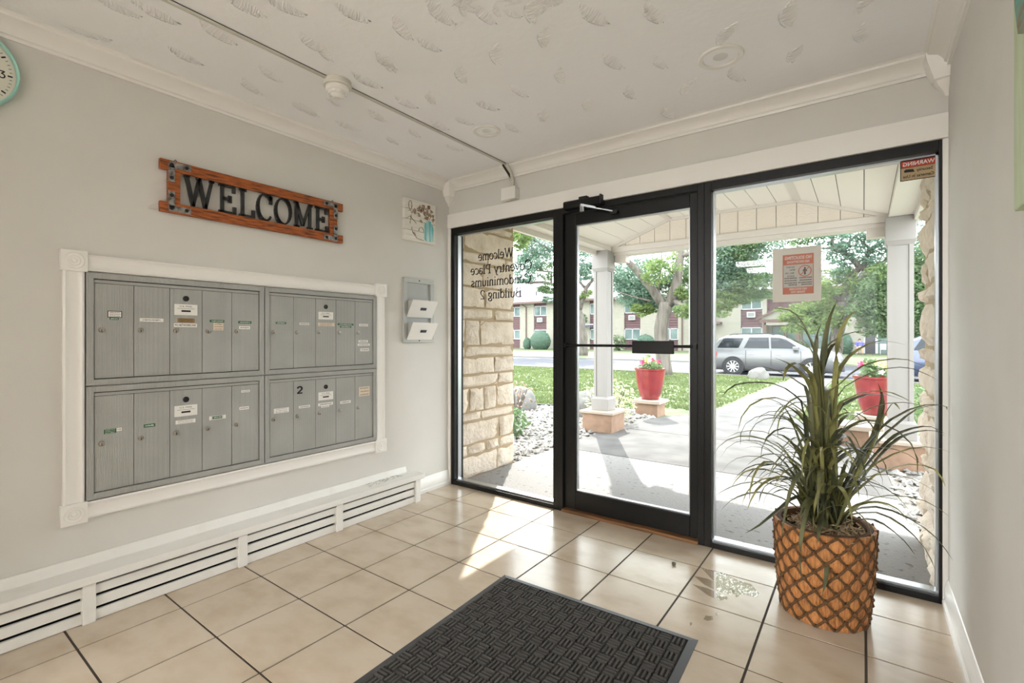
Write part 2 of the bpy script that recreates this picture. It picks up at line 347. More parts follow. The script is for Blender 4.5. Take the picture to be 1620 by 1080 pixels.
for nm, a in (('jamb', (XL+.08, XL+.13, 1.1, 2.4)), ('jamb', (XR-.13, XR-.08, 1.1, 2.4)), ('mullion', (-1.28, -1.22, 1.1, 2.4)), ('sill', (XL+.13, XR-.13, 1.1, 1.15)), ('head', (XL+.13, XR-.13, 2.35, 2.4))): bx(nm, M_trim, a[0], a[1], YB-.1, YB-.04, a[2], a[3], w4)
for a, b_ in ((XL+.13, -1.28), (-1.22, XR-.13)): bx('glass_pane', M_glass, a, b_, YB-.075, YB-.069, 1.15, 2.35, w4)
# plaster fan strokes on the ceiling: real ridges
def stroke_mesh(seed):
    r = random.Random(seed); b = MB(); L = .17
    n = 15
    for k in range(n):
        t = (k+.5)/n; x = (t-.5)*L; hw = .042*math.sin(math.pi*min(1, t*1.05+.02))**.7*r.uniform(.8, 1.05)
        sl = .35+r.uniform(-.25, .25); p0 = Vector((x-.01, -hw*.55*r.uniform(.6, 1), 0)); p1 = Vector((x+sl*hw*.6, hw, 0))
        m_ = (p0+p1)/2+Vector((r.uniform(-.006, .006), 0, 0)); w = r.uniform(.0022, .0038); h = r.uniform(.004, .0085)
        pts = [p0, m_, p1]; b0 = len(b.v)
        for q, hh in zip(pts, (.0004, h, h*.7)):
            b.v += [(q.x-w, q.y, 0), (q.x, q.y, -hh), (q.x+w, q.y, 0)]
        for s_ in range(2):
            a = b0+s_*3; b.face([a, a+1, a+4, a+3]); b.face([a+1, a+2, a+5, a+4])
        a = b0+6; b.face([a, a+1, a+2])
    rim = arc(0, 0, L*.5, .045, 110, 30, 8); w = .0025
    for (x0, y0), (x1, y1) in zip(rim[:-1], rim[1:]):
        b.hexa([(x0, y0-w, 0), (x1, y1-w, 0), (x1, y1+w, 0), (x0, y0+w, 0), (x0, y0, -.002), (x1, y1, -.002), (x1, y1+.0005, -.002), (x0, y0+.0005, -.002)])
    o = b.build('plaster_stroke', M_ceil, cei, smooth='all', origin=(0, 0, 0), fix=False); me = o.data; bpy.data.objects.remove(o); return me
SM = [stroke_mesh(s) for s in range(5)]
rr = random.Random(5)
for (u, v) in [(189, 11), (141, 52), (348, 52), (389, 7), (296, 89), (430, 117), (400, 137), (493, 67), (478, 170), (518, 84), (619, 102), (583, 127), (734, 119), (790, 87),
               (824, 144), (685, 155), (645, 162), (599, 183), (552, 199), (658, 210), (622, 222), (530, 158), (772, 166), (697, 197), (735, 191), (719, 233), (672, 247), (813, 202), (491, 174),
               (943, 23), (1037, 20), (865, 60), (973, 97), (1047, 98), (890, 120), (680, 70), (613, 97), (933, 167), (1000, 147), (863, 183), (770, 23), (847, 17), (560, 20), (455, 10),
               (1254, 22), (1152, 55), (1261, 86), (1368, 52), (1169, 117), (1092, 138), (1375, 3), (1060, 178), (700, 20), (640, 45), (250, 20)]:
    p = onz(u, v, ZC); inst('plaster_stroke', rr.choice(SM), p, cei, (0, 0, R(100)+rr.uniform(-.45, .45)), (rr.uniform(.8, 1.1),)*3)
for k in range(26):   # swirled patch near the middle
    p = onz(rr.uniform(660, 880), rr.uniform(-40, 45), ZC); inst('plaster_stroke', rr.choice(SM), p, cei, (0, 0, rr.uniform(0, 6.3)), (rr.uniform(.3, .6),)*3)
# crown moulding
CP = [(0, 0), (.012, 0), (.014, .012), (.022, .016), (.026, .03), (.045, .05), (.07, .06), (.078, .064), (.08, .074), (.092, .08), (0, .08)]
z0 = ZC-.08
t1 = struct(MB().sweep(CP, YB, YF, lambda t, p, q: (XL+p, t, z0+q)).build('trim_1', M_trim, smooth=True))
t2 = struct(MB().sweep(CP, XL, XR, lambda t, p, q: (t, YF-p, z0+q)).build('trim_2', M_trim, smooth=True))
t3 = struct(MB().sweep(CP, YB, YF, lambda t, p, q: (XR-p, t, z0+q)).build('trim_3', M_trim, smooth=True))
def corner_block(cx, sx, par):
    # pendant corner block in the wall angle
    prof = [(.0, 2.31), (.012, 2.315), (.02, 2.335), (.045, 2.36), (.052, 2.38), (.062, 2.385), (.066, 2.40), (.095, 2.47), (.1, ZC)]
    b = MB(); n = 8
    for (r, z) in prof:
        for k in range(n+1):
            a = math.pi/2*k/n; m_ = r/max(math.cos(a), math.sin(a))*.5+r*.5
            b.v.append((cx+sx*m_*math.cos(a), YF-m_*math.sin(a), z))
    for i_ in range(len(prof)-1):
        for k in range(n): q = i_*(n+1)+k; b.face([q, q+1, q+n+2, q+n+1])
    b.build('corner_block', M_trim, par, smooth=True)
corner_block(XL, 1, t1); corner_block(XR, -1, t3)
# header board and side casing round the glazing
struct(bx('trim_4', M_trim, XL, XR, YF-.018, YF+.02, 2.125, 2.24, bevel=.003))
struct(bx('trim_5', M_trim, XL, -2.775, YF-.01, YF+.1, 0, 2.125))
struct(bx('trim_6', M_trim, .29, XR, YF-.002, YF+.1, 0, 2.125))
BP = [(0, 0), (.022, 0), (.022, .022), (.014, .03), (.014, .085), (.01, .092), (.009, .105), (.004, .118), (0, .12)]
struct(MB().sweep(BP, 2.47, YF-.01, lambda t, p, q: (XL+p, t, q)).build('baseboard_left', M_trim, smooth=True))
struct(MB().sweep(BP, YB, YF-.003, lambda t, p, q: (XR-p, t, q)).build('baseboard_right', M_trim, smooth=True))
# ------------------------------------------------------------------ storefront glazing
FY0, FY1, GY = 2.93, 3.04, 2.985
def lite(name, x0, x1, zb, zt, jr=.038):
    w = struct(thing(name, loc=((x0+x1)/2, GY, 0)))
    j = .038
    for nm, a in (('jamb', (x0, x0+j, FY0, FY1, 0, zt)), ('jamb', (x1-jr, x1, FY0, FY1, 0, zt)), ('sill', (x0+j, x1-jr, FY0, FY1, 0, .032)), ('head', (x0+j, x1-jr, FY0, FY1, zt-.05, zt))):
        bx(nm, M_black, *a, parent=w, bevel=.002)
    s = .009
    for a in ((x0+j, x0+j+s, GY-.02, GY+.02, .032, zt-.05), (x1-jr-s, x1-jr, GY-.02, GY+.02, .032, zt-.05), (x0+j, x1-jr, GY-.035, GY+.02, .032, .032+s+.004), (x0+j, x1-jr, GY-.02, GY+.02, zt-.05-s, zt-.05)):
        bx('glazing_stop', M_alu, *a, parent=w)
    bx('glass_pane', M_glass, x0+j, x1-jr, GY-.003, GY+.003, .04, zt-.055, w)
    return w
win1 = lite('window_1', -2.775, -1.745, 0, 2.125)
win2 = lite('window_2', -.752, .29, 0, 2.125, .012)
dr = struct(thing('door_1', loc=(-1.25, 2.98, 0)))
for nm, a in (('jamb', (-1.745, -1.705, FY0, FY1, 0, 2.125)), ('jamb', (-.79, -.752, FY0, FY1, 0, 2.125)), ('head', (-1.705, -.79, FY0, FY1, 2.085, 2.125))):
    bx(nm, M_black, *a, parent=dr, bevel=.002)
for nm, a in (('stile', (-1.70, -1.615, 2.955, 3.0, .024, 2.08)), ('stile', (-.842, -.795, 2.955, 3.0, .024, 2.08)), ('top_rail', (-1.615, -.842, 2.955, 3.0, 2.0, 2.08)), ('bottom_rail', (-1.615, -.842, 2.955, 3.0, .024, .15))):
    bx(nm, M_black, *a, parent=dr, bevel=.003)
for a in ((-1.615, -1.607, 2.965, 2.99, .15, 2.0), (-.85, -.842, 2.965, 2.99, .15, 2.0), (-1.607, -.85, 2.965, 2.99, .15, .158), (-1.607, -.85, 2.965, 2.99, 1.992, 2.0)):
    bx('glazing_bead', M_alu, *a, parent=dr)
bx('glass_pane', M_glass, -1.61, -.847, 2.975, 2.981, .155, 1.995, dr)
bx('threshold', M_thresh, -1.71, -.785, 2.918, 3.04, 0, .02, dr, bevel=.004)
pb = MB().tube([(-1.69, 2.935, 1.165), (-.80, 2.935, 1.165)], .009, 10).build('push_bar', M_black, dr, smooth=True)
for x in (-1.685, -.805): bx('bracket', M_black, x-.01, x+.01, 2.925, 2.957, 1.15, 1.18, pb)
bx('push_plate', M_black, -1.19, -.925, 2.915, 2.93, 1.118, 1.198, dr, bevel=.004)
bx('plate_rib', M_black, -1.185, -.93, 2.911, 2.915, 1.168, 1.176, pb)
dc = MB()
dc.prism([(0, 0), (.055, 0), (.055, .045), (.045, .055), (.008, .055), (0, .045)], lambda a, b: (-1.67, 2.93-a, 2.098+b), (.27, 0, 0)).build('door_closer', M_black, dr, bevel=.003)
cl = bpy.data.objects['door_closer']
bx('end_plate', M_dark, -1.395, -1.385, 2.872, 2.93, 2.095, 2.158, cl)
bx('pinion', M_alu, -1.535, -1.505, 2.862, 2.876, 2.06, 2.11, cl, bevel=.003)
bx('pinion_bracket', M_dark, -1.55, -1.49, 2.876, 2.93, 2.11, 2.165, cl)
MB().bar((-1.525, 2.868, 2.10), (-1.325, 2.925, 2.045), .02, .007).build('closer_arm', M_alu, cl)
MB().bar((-1.525, 2.862, 2.108), (-1.43, 2.888, 2.08), .024, .006).build('closer_arm', M_alu, cl)
bx('arm_shoe', M_dark, -1.345, -1.295, 2.922, 2.957, 2.03, 2.052, cl, bevel=.003)
# vinyl lettering on the sidelight, read from outside
vl = MB()
for txt, u0, u1, vb, cap in (('Welcome', 812, 756, 409, .07), ('Coventry Place', 841, 744, 430, .07), ('Condominiums', 840, 745, 450, .07), ('Building 2', 825, 759, 471, .07)):
    a = ony(u0, vb, GY); b_ = ony(u1, vb, GY); s = (a.x-b_.x)/text_width(txt); sz = cap/.7; x = a.x; zb = ony((u0+u1)/2, vb, GY).z
    for ch in txt:
        st, ad = G[ch]; strokes(vl, st, lambda p, q, x=x: (x-p*s, GY+.0035, zb+q*sz), (0, .0006, 0), .105, .05); x -= ad*s
p = ony(822, 404, GY); strokes(vl, [[(0, 0), (.02, .006), (.045, 0), (.07, .004)], [(.01, .02), (.03, .03), (.05, .045)]], lambda a, b: (p.x+.02-a, GY+.0035, p.z+b), (0, .0006, 0), .007, .004)
vl.build('vinyl_lettering', M_ink, win1, fix=False)
# ------------------------------------------------------------------ mailbox bank
def rect_on_x(u0, v0, u1, v1, x):
    vm, um = (v0+v1)/2, (u0+u1)/2
    return onx(u0, vm, x).y, onx(u1, vm, x).y, onx(um, v1, x).z, onx(um, v0, x).z
MX = -2.785
cas = struct(thing('trim_7', loc=(XL, 1.39, .4)))
def casing(nm, a, b, horiz):
    prof = [(-.036, 0), (-.036, .016), (-.028, .02), (-.02, .014), (-.008, .012), (.008, .012), (.02, .014), (.028, .02), (.036, .016), (.036, 0)]
    m = MB()
    if horiz: m.sweep(prof, a[0], a[1], lambda t, p, q: (XL+q, t, b+p))
    else: m.sweep(prof, a[0], a[1], lambda t, p, q: (XL+q, b+p, t))
    m.build('casing_board', M_trim, cas, smooth=True)
casing('h', (.6, 2.18), 1.552, True); casing('h', (.6, 2.18), .452, True); casing('v', (.49, 1.515), .562, False); casing('v', (.49, 1.515), 2.216, False)
rm = None
for y in (.562, 2.216):
    for z in (1.555, .448):
        if rm is None:
            b = MB().box(XL, XL+.026, y-.045, y+.045, z-.045, z+.045)
            b.lathe([(.036, .026), (.034, .029), (.03, .027), (.022, .026), (.02, .03), (.016, .029), (.01, .027), (.008, .031), (.0, .032)], (XL, y, z), 20, (1, 0, 0), caps=False)
            o = b.build('rosette_block', M_trim, cas, smooth=True); rm = (o.data, WO[o.name]-Vector((0, y, z)))
        else: inst('rosette_block', rm[0], rm[1]+Vector((0, y, z)), cas)
UW = .788
ULAB = {(0, 1): 'upper left of the four grey five-door mailbox units, boxed white name label on first door', (1, 1): 'upper right of the four grey five-door mailbox units, three stacked labels on last door',
        (0, 0): 'lower left of the four grey five-door mailbox units, green name tapes on first doors', (1, 0): 'lower right of the four grey five-door mailbox units, black numeral 2 on second door'}
GAP = .0025
lockmesh = {}
def lock(y, z, par):
    if 'l' not in lockmesh:
        b = MB().lathe([(.0115, 0), (.0115, .004), (.009, .0075), (0, .008)], (0, 0, 0), 14, (1, 0, 0), caps=False)
        o = b.build('lock', M_lockm, par, smooth=True, origin=(0, 0, 0)); place(o, (MX, y, z), par); lockmesh['l'] = o.data
        k = MB().box(.0078, .0088, -.0014, .0014, -.009, .003).build('keyhole', M_dark, None, origin=(0, 0, 0)); lockmesh['k'] = k.data; bpy.data.objects.remove(k); inst('keyhole', lockmesh['k'], (MX, y, z), o)
    else: o = inst('lock', lockmesh['l'], (MX, y, z), par); inst('keyhole', lockmesh['k'], (MX, y, z), o)
    return o
def squiggle(mb, y0, y1, z0, z1, x, rows=1, seed=1):
    r = random.Random(seed)
    for k in range(rows):
        zc = z0+(z1-z0)*(k+.5)/rows; h = (z1-z0)/rows*.5; y = y0+(y1-y0)*.12
        while y < y1-(y1-y0)*.12:
            w = r.uniform(.0012, .003); mb.box(x, x+.0003, y, y+w, zc-h*r.uniform(.25, .5), zc+h*r.uniform(.25, .5)); y += w+r.uniform(.001, .0025)
STK = {}   # (col,row,door) -> list of (kind, rect px)
def z1(l): return [(k, 80+a/3.176, 380+b/3.176, 80+c/3.176, 380+d/3.176) for k, a, b, c, d in l]
def z2(l, v0): return [(k, 400+a/6.748, v0+b/6.748, 400+c/6.748, v0+d/6.748) for k, a, b, c, d in l]
STK[0, 1] = z1([('wb', 290, 358, 355, 385), ('g', 297, 388, 342, 399), ('w', 448, 392, 567, 409), ('P', 622, 322, 738, 376), ('b', 638, 392, 724, 413), ('N', 620, 417, 736, 436), ('g', 800, 400, 873, 412), ('c', 818, 415, 868, 452), ('g', 943, 406, 1009, 418), ('w', 947, 431, 1002, 446), ('K', 668, 281, 692, 305)])
STK[0, 0] = z1([('g', 268, 948, 330, 970), ('w', 332, 942, 358, 957), ('g', 468, 922, 526, 938), ('P', 622, 828, 737, 882), ('w', 628, 900, 728, 920), ('w', 797, 880, 880, 899), ('g2', 813, 882, 862, 895), ('w', 958, 752, 1001, 763), ('w', 948, 835, 996, 850), ('K', 668, 787, 692, 811)])
STK[1, 1] = z2([('g', 243, 467, 357, 488), ('w', 497, 475, 602, 499), ('P', 700, 360, 857, 440), ('c', 695, 475, 870, 512), ('g', 905, 483, 1075, 502), ('g', 930, 510, 1050, 527), ('w', 1133, 488, 1228, 512), ('w', 1127, 660, 1228, 685), ('w', 1118, 697, 1248, 720), ('w', 1147, 748, 1240, 778), ('K', 762, 287, 795, 323)], 440)
STK[1, 0] = z2([('w', 225, 440, 385, 492), ('2', 465, 203, 537, 290), ('w', 490, 412, 610, 438), ('P', 700, 267, 857, 353), ('w', 697, 382, 855, 412), ('w', 730, 412, 815, 432), ('w', 932, 362, 1045, 390), ('c', 1133, 212, 1246, 310), ('K', 762, 195, 795, 231)], 580)
LOCKZ = {(0, 1): [(255, 450), (452, 452), (628, 455), (789, 456), (934, 457)], (0, 0): [(255, 1021), (453, 993), (629, 968), (789, 945), (934, 926)],
         (1, 1): [(220, 575), (472, 577), (706, 577), (922, 580), (1123, 582)], (1, 0): [(222, 563), (475, 525), (711, 495), (930, 467), (1123, 437)]}
ribm = None
def ribbed():
    m = mat('mailbox_ribbed', (168, 168, 164), .45, col2=(160, 160, 156), nscale=5, spec=.4)
    nt = m.node_tree; N = nt.nodes; g = N.new('ShaderNodeNewGeometry'); w = N.new('ShaderNodeTexWave'); w.bands_direction = 'Y'; w.inputs['Scale'].default_value = 52
    nt.links.new(g.outputs['Position'], w.inputs['Vector']); bp = N.new('ShaderNodeBump'); bp.inputs['Strength'].default_value = .5; bp.inputs['Distance'].default_value = .002
    nt.links.new(w.outputs['Fac'], bp.inputs['Height']); nt.links.new(bp.outputs[0], N['Principled BSDF'].inputs['Normal']); return m
M_rib = ribbed()
sq = 0
for ci in (0, 1):
    for ri in (1, 0):
        y0, zb = .601+ci*UW, .492+ri*.51; y1, zt = y0+UW, zb+.51
        t = thing('mailbox_unit', ULAB[ci, ri], 'mailbox', (XL, (y0+y1)/2, zb), 'wall mailbox units')
        fi = .0285; fx = MX+.006
        for nm, P in (('frame_bar', [(y0+GAP, zb+GAP), (y1-GAP, zb+GAP), (y1-fi, zb+fi), (y0+fi, zb+fi)]), ('frame_bar', [(y0+GAP, zt-GAP), (y0+fi, zt-fi), (y1-fi, zt-fi), (y1-GAP, zt-GAP)]),
                      ('frame_bar', [(y0+GAP, zb+GAP), (y0+fi, zb+fi), (y0+fi, zt-fi), (y0+GAP, zt-GAP)]), ('frame_bar', [(y1-GAP, zb+GAP), (y1-GAP, zt-GAP), (y1-fi, zt-fi), (y1-fi, zb+fi)])):
            MB().prism([(a, b) for a, b in P], lambda a, b: (XL+.002, a, b), (fx-XL-.002, 0, 0)).build(nm, M_rib, t, bevel=.0012)
        bx('carcass', M_greyd, XL, XL+.004, y0+.002, y1-.002, zb+.002, zt-.002, t)
        bx('top_flap', M_grey, XL+.004, MX-.001, y0+fi+.003, y1-fi-.003, zt-fi-.018, zt-fi-.004, t, bevel=.001)
        dw = (UW-2*fi-.004)/5; doors = []
        for d in range(5):
            a = y0+fi+.002+d*dw
            dm = MB().box(XL+.004, MX, a+.0012, a+dw-.0012, zb+fi+.004, zt-fi-.02).build('mailbox_door', M_rib, t, bevel=.0012)
            doors.append((a, a+dw, dm))
            q = LOCKZ[ci, ri][d]; q = (80+q[0]/3.176, 380+q[1]/3.176) if ci == 0 else (400+q[0]/6.748, (440 if ri else 580)+q[1]/6.748)
            p = onx(q[0], q[1], MX); lock(p.y, p.z, dm)
        for (k, u0, v0, u1, v1) in STK[ci, ri]:
            a, b, c, d_ = rect_on_x(u0, v0, u1, v1, MX); ym = (a+b)/2; dm = [q[2] for q in doors if q[0] <= ym <= q[1]]
            dm = dm[0] if dm else doors[-1][2]; x = MX+.0004; sq += 1
            if k == 'K':
                MB().lathe([(.014, 0), (.014, .003), (.011, .005), (.006, .003), (0, .003)], (MX, ym, (c+d_)/2), 16, (1, 0, 0), caps=False).build('arrow_lock', M_dark, dm, smooth=True); continue
            if k == '2':
                o = MB().box(MX, x, a, b, c, d_).build('numeral_sticker', M_grey, dm); n = MB(); w, h = b-a, d_-c
                strokes(n, DIG['2'], lambda p, q: (x, a+w*(.05+p*1.8), c+h*(.08+q*1.2)), (.0006, 0, 0), .15, .13); n.build('numeral', M_ink, dm, fix=False); continue
            m_ = {'w': M_paper, 'wb': M_paper, 'N': M_paper, 'P': M_alu if 0 else M_paper, 'g': M_tapeg, 'g2': M_tapeg, 'b': M_tapeb, 'c': M_paperc}[k]
            e = .0006 if k == 'g2' else 0
            MB().box(MX, x+e, a, b, c, d_).build('mail_plate' if k == 'P' else 'name_label', m_, dm)
            n = MB()
            if k == 'P':
                sans(n, 'U.S. MAIL', ym, c+(d_-c)*.8, .012, lambda p, q: (x+.0003, p, q), (0, 0, 0), (b-a)*.55)
                n.box(x, x+.0004, a+(b-a)*.3, b-(b-a)*.3, c+(d_-c)*.3, c+(d_-c)*.46).box(x, x+.0003, a+(b-a)*.12, b-(b-a)*.12, c+(d_-c)*.585, c+(d_-c)*.61)
            elif k == 'N': sans(n, 'PG NETWORKS INC', ym, (c+d_)/2, (d_-c)*.75, lambda p, q: (x+.0003, p, q), (0, 0, 0), (b-a)*.92, True)
            else:
                if k == 'wb':
                    for q in ((a-.003, b+.003, d_, d_+.003), (a-.003, b+.003, c-.003, c), (a-.003, a, c, d_), (b, b+.003, c, d_)): n.box(MX, x+.0003, *q)
                squiggle(n, a, b, c, d_, x+e, 3 if (d_-c) > .02 else 1, sq)
            n.build('print', M_paper if k in ('g', 'g2') else (M_inkg if k in ('w', 'c') else M_ink), dm, fix=False)
# ------------------------------------------------------------------ welcome sign
SX0, SX1 = XL+.008, XL+.03
sg = thing('welcome_sign', 'stained wood and iron welcome sign hanging above the mailboxes', 'sign', (XL, 1.387, 1.838))
ra = bx('rail', M_wood, SX0, SX1, .876, 1.899, 2.046, 2.098, sg, bevel=.004)
rb = bx('rail', M_wood, SX0, SX1, .876, 1.899, 1.838, 1.89, sg, bevel=.004)
bx('stile', M_wood, SX0, SX1-.003, .91, .965, 1.89, 2.046, sg, bevel=.003)
bx('stile', M_wood, SX0, SX1-.003, 1.803, 1.858, 1.89, 2.046, sg, bevel=.003)
for y, s in ((.925, 1), (1.843, -1)):
    for z, t in ((2.076, -1), (1.86, 1)):
        b = MB().box(SX1, SX1+.003, min(y, y+s*.095), max(y, y+s*.095), z-.016, z+.016) if 0 else MB()
        yy = sorted((y-s*.012, y+s*.085)); b.box(SX1, SX1+.003, yy[0], yy[1], z-.015, z+.015)
        zz = sorted((z, z+t*.085)); b.box(SX1, SX1+.003, y-.014, y+.014, zz[0], zz[1])
        br = b.build('corner_bracket', M_steel, sg, bevel=.001)
        for (py_, pz_) in ((y, z), (y+s*.065, z), (y, z+t*.065)):
            MB().lathe([(.009, 0), (.0085, .003), (.005, .005), (0, .0056)], (SX1+.003, py_, pz_), 10, (1, 0, 0), caps=False).build('rivet', M_dark, br, smooth=True)
for y in (.95, 1.835): MB().tube([(XL+.004, y-.012, 2.098), (XL+.006, y, 2.112), (XL+.004, y+.012, 2.098)], .002, 6).build('hanger', M_dark, sg)
y = .972; tot = sum(G[c][1] for c in 'WELCOME'); s = (1.797-.972)/tot
for ch in 'WELCOME':
    st, ad = G[ch]; n = MB(); strokes(n, st, lambda p, q, y=y: (SX0+.004, y+.01+p*s*.9, 1.893+q*.212), (.012, 0, 0), .125, .05, 28)
    n.build('letter', M_letter, sg, fix=False); y += ad*s
# ------------------------------------------------------------------ small canvas with jar and cotton stems
cv = thing('canvas_picture', 'small plank-look canvas with teal jar and cotton stems beside the corner', 'picture', (XL, 2.59, 1.955))
cy0, cy1, cz0, cz1, cx = 2.425, 2.745, 1.955, 2.272, XL+.03
M_canv = mat('canvas_plank', (226, 222, 212), .8, col2=(206, 200, 188), nscale=10, stretch=(1, .5, 5), nramp=(.5, .8))
for k in range(4):
    h = (cz1-cz0)/4; bx('plank', M_canv, XL, cx, cy0, cy1, cz0+k*h+.002, cz0+(k+1)*h-.0005, cv, bevel=.002)
P = lambda a, b, d=0: (cx+.0004+d, cy0+a*(cy1-cy0), cz0+b*(cz1-cz0))
M_jar = mat('jar_teal', (96, 178, 184), .4, col2=(196, 222, 220), nscale=26, nramp=(.4, .6), stretch=(1, 1, .1)); M_cott = mat('cotton_brown', (108, 72, 46), .8, col2=(190, 170, 150), nscale=70)
jb = [(.62, .1), (.66, .06), (.88, .06), (.92, .1), (.93, .4), (.9, .48), (.84, .52), (.84, .57), (.68, .57), (.68, .52), (.63, .47), (.61, .4)]
MB().prism(jb, lambda a, b: P(a, b), (.0008, 0, 0)).build('painted_jar', M_jar, cv)
r = random.Random(3)
for (a, b) in ((.48, .87), (.58, .9), (.7, .85), (.3, .72), (.5, .75), (.62, .74), (.8, .72), (.92, .62), (.5, .52), (.72, .62), (.86, .82), (.66, .66), (.42, .8), (.56, .82), (.78, .9), (.9, .72), (.44, .66), (.7, .76)):
    n = MB(); n.prism([(a+.06*math.cos(t)*r.uniform(.35, 1.3), b+.06*math.sin(t)*r.uniform(.35, 1.3)) for t in [k*.7854 for k in range(8)]], lambda a, b: P(a, b), (.001, 0, 0)); n.build('painted_boll', M_cott, cv)
n = MB(); strokes(n, [arc(.17, .84, .05, .11, -60, 260, 10), [(.1, .7), (.18, .72), (.22, .66), (.27, .72), (.32, .66), (.4, .7)], [(.2, .62), (.16, .4)], [(.05, .5), (.16, .58), (.36, .44)], arc(.34, .3, .12, .14, 170, 270, 8), arc(.52, .27, .08, .1, 180, 0, 8), [(.25, .2), (.38, .08), (.6, .06)], [(.3, .22), (.33, .14)], [(.7, .6), (.6, .78)], [(.75, .6), (.74, .84)], [(.78, .6), (.86, .72)]], lambda a, b: P(a, b), (.0008, 0, 0), .022, .012); n.build('painted_script', M_cott, cv, fix=False)
# ------------------------------------------------------------------ drop-front wall rack
dk = thing('wall_rack', 'grey metal wall rack with two tilted white drop-fronts beside the corner', 'rack', (XL, 2.59, 1.18))
a0, a1, b0, b1 = 2.425, 2.735, 1.18, 1.672; M_rk = mat('rack_grey', (176, 177, 172), .4, spec=.5)
for q in ((a0, a1, b0, b0+.035), (a0, a1, b1-.035, b1), (a0, a0+.035, b0+.035, b1-.035), (a1-.035, a1, b0+.035, b1-.035)): bx('rack_frame', M_rk, XL, XL+.022, *q, parent=dk, bevel=.002)
bx('back_panel', mat('rack_panel', (170, 171, 168), .45), XL, XL+.006, a0+.035, a1-.035, b0+.035, b1-.035, dk)
for zc in (1.375, 1.205):
    pk = MB().prism([(0, 0), (.02, 0), (.085, .11), (.085, .125), (0, .125)], lambda p, q: (XL+.006+p, a0+.04, zc+q), (0, a1-a0-.08, 0)).build('pocket', M_rk, dk)
    MB().prism([(.021, -.004), (.09, .118), (.084, .128), (.016, .006)], lambda p, q: (XL+.006+p, a0+.028, zc+q), (0, a1-a0-.056, 0)).build('drop_front', M_trim, pk, bevel=.001)
    MB().obox((XL+.066, (a0+a1)/2, zc+.062), (.0, .028, 0), (.005, 0, .009), (.004, 0, -.002)).build('finger_pull', M_alud, pk)
for z in (b0+.015, b1-.015): MB().lathe([(.006, 0), (.005, .002), (0, .0025)], (XL+.022, 2.58, z), 10, (1, 0, 0), caps=False).build('screw', M_dark, dk)
# ------------------------------------------------------------------ clock
ck = thing('wall_clock', 'round wall clock with teal rim and black numerals at the left edge', 'clock', (XL, .229, 2.10))
c0 = Vector((XL, .229, 2.272)); RR = .168
MB().lathe([(RR-.004, 0), (RR, .012), (RR-.002, .036), (RR-.005, .04), (RR-.010, .036), (RR-.012, .02)], c0, 48, (1, 0, 0), caps=False).build('rim', M_teal, ck, smooth=True)
fc = MB().lathe([(RR-.006, 0), (RR-.011, .018), (0, .018)], c0, 48, (1, 0, 0)).build('clock_face', M_clockf, ck)
n = MB()
for k in range(60):
    an = R(6*k); ro, ri = RR-.022, RR-(.036 if k % 5 == 0 else .03); w = .0028 if k % 5 == 0 else .0008
    d = Vector((0, math.sin(an), math.cos(an))); e = Vector((0, math.cos(an), -math.sin(an)))
    n.obox(c0+d*((ro+ri)/2)+Vector((.0185, 0, 0)), d*((ro-ri)/2), e*w, (.0006, 0, 0))
n.build('tick_marks', M_ink, fc)
for k in range(1, 13):
    an = R(30*k); cc = c0+Vector((.0182, math.sin(an)*.117, math.cos(an)*.117)); n = MB(); t = str(k); s = .042
    for q, ch in enumerate(t):
        off = (-.25*len(t)+.5*q)*s; strokes(n, DIG[ch], lambda p, z, off=off: (cc.x, cc.y+off+p*s, cc.z-.35*s+z*s), (.0008, 0, 0), .1, .1)
    n.build('numeral', M_ink, fc, fix=False)
for an, l, w in ((40, .075, .005), (300, .11, .0035)):
    d = Vector((0, math.sin(R(an)), math.cos(R(an)))); e = Vector((0, d.z, -d.y)); MB().obox(c0+d*l*.45+Vector((.023, 0, 0)), d*l*.55, e*w, (.0008, 0, 0)).build('hand', M_ink, ck)
# ------------------------------------------------------------------ radiator cover
rc = thing('radiator_cover', 'long white slatted radiator cover along the mailbox wall', 'radiator cover', (-2.73, .5, 0))
ye, ys = 2.485, -.58; M_rad = M_trimw
bx('top_board', M_rad, XL+.002, -2.652, ys, ye+.035, .168, .203, rc, bevel=.003)
MB().sweep([(0, 0), (.016, 0), (.014, .02), (.008, .03), (.006, .044), (0, .046)], ys, ye-.03, lambda t, p, q: (XL+.002+p, t, .203+q)).build('back_lip', M_rad, rc, smooth=True)
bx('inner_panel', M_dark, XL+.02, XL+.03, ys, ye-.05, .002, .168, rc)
PY = [-.55, .0, .588, 1.218, 1.803, 2.462]
for y in PY: bx('post', M_rad, -2.70, -2.662, y-.0225, y+.0225, 0, .168, rc, bevel=.002)
bx('end_panel', M_rad, XL+.002, -2.70, 2.45, 2.483, 0, .168, rc)
slm = {}
for ya, yb in zip(PY[:-1], PY[1:]):
    for (za, zb_) in ((.002, .044), (.058, .1), (.114, .152)): bx('slat', M_rad, -2.69, -2.675, ya+.022, yb-.022, za, zb_, rc, bevel=.0015)
lf = thing('leaflet', 'faded printed leaflet strip lying on the radiator cover near its end', 'leaflet', (-2.71, 2.2, .203))
A = [onz(u, v, .2042) for u, v in ((568, 768), (583, 771), (640, 752), (622, 752))]
MB().prism([(p.x, p.y) for p in A], lambda a, b: (a, b, .2032), (0, 0, .0008)).build('sheet', M_paper, lf)
n = MB(); r = random.Random(8)
for k in range(46):
    t, w = r.random()**.8, r.uniform(.05, .95)
    p = A[0].lerp(A[3], t).lerp(A[1].lerp(A[2], t), w); n.obox((p.x, p.y, .2042), (.002, 0, 0), (0, r.uniform(.004, .016), 0), (0, 0, .0003))
n.build('print', M_inkg, lf)
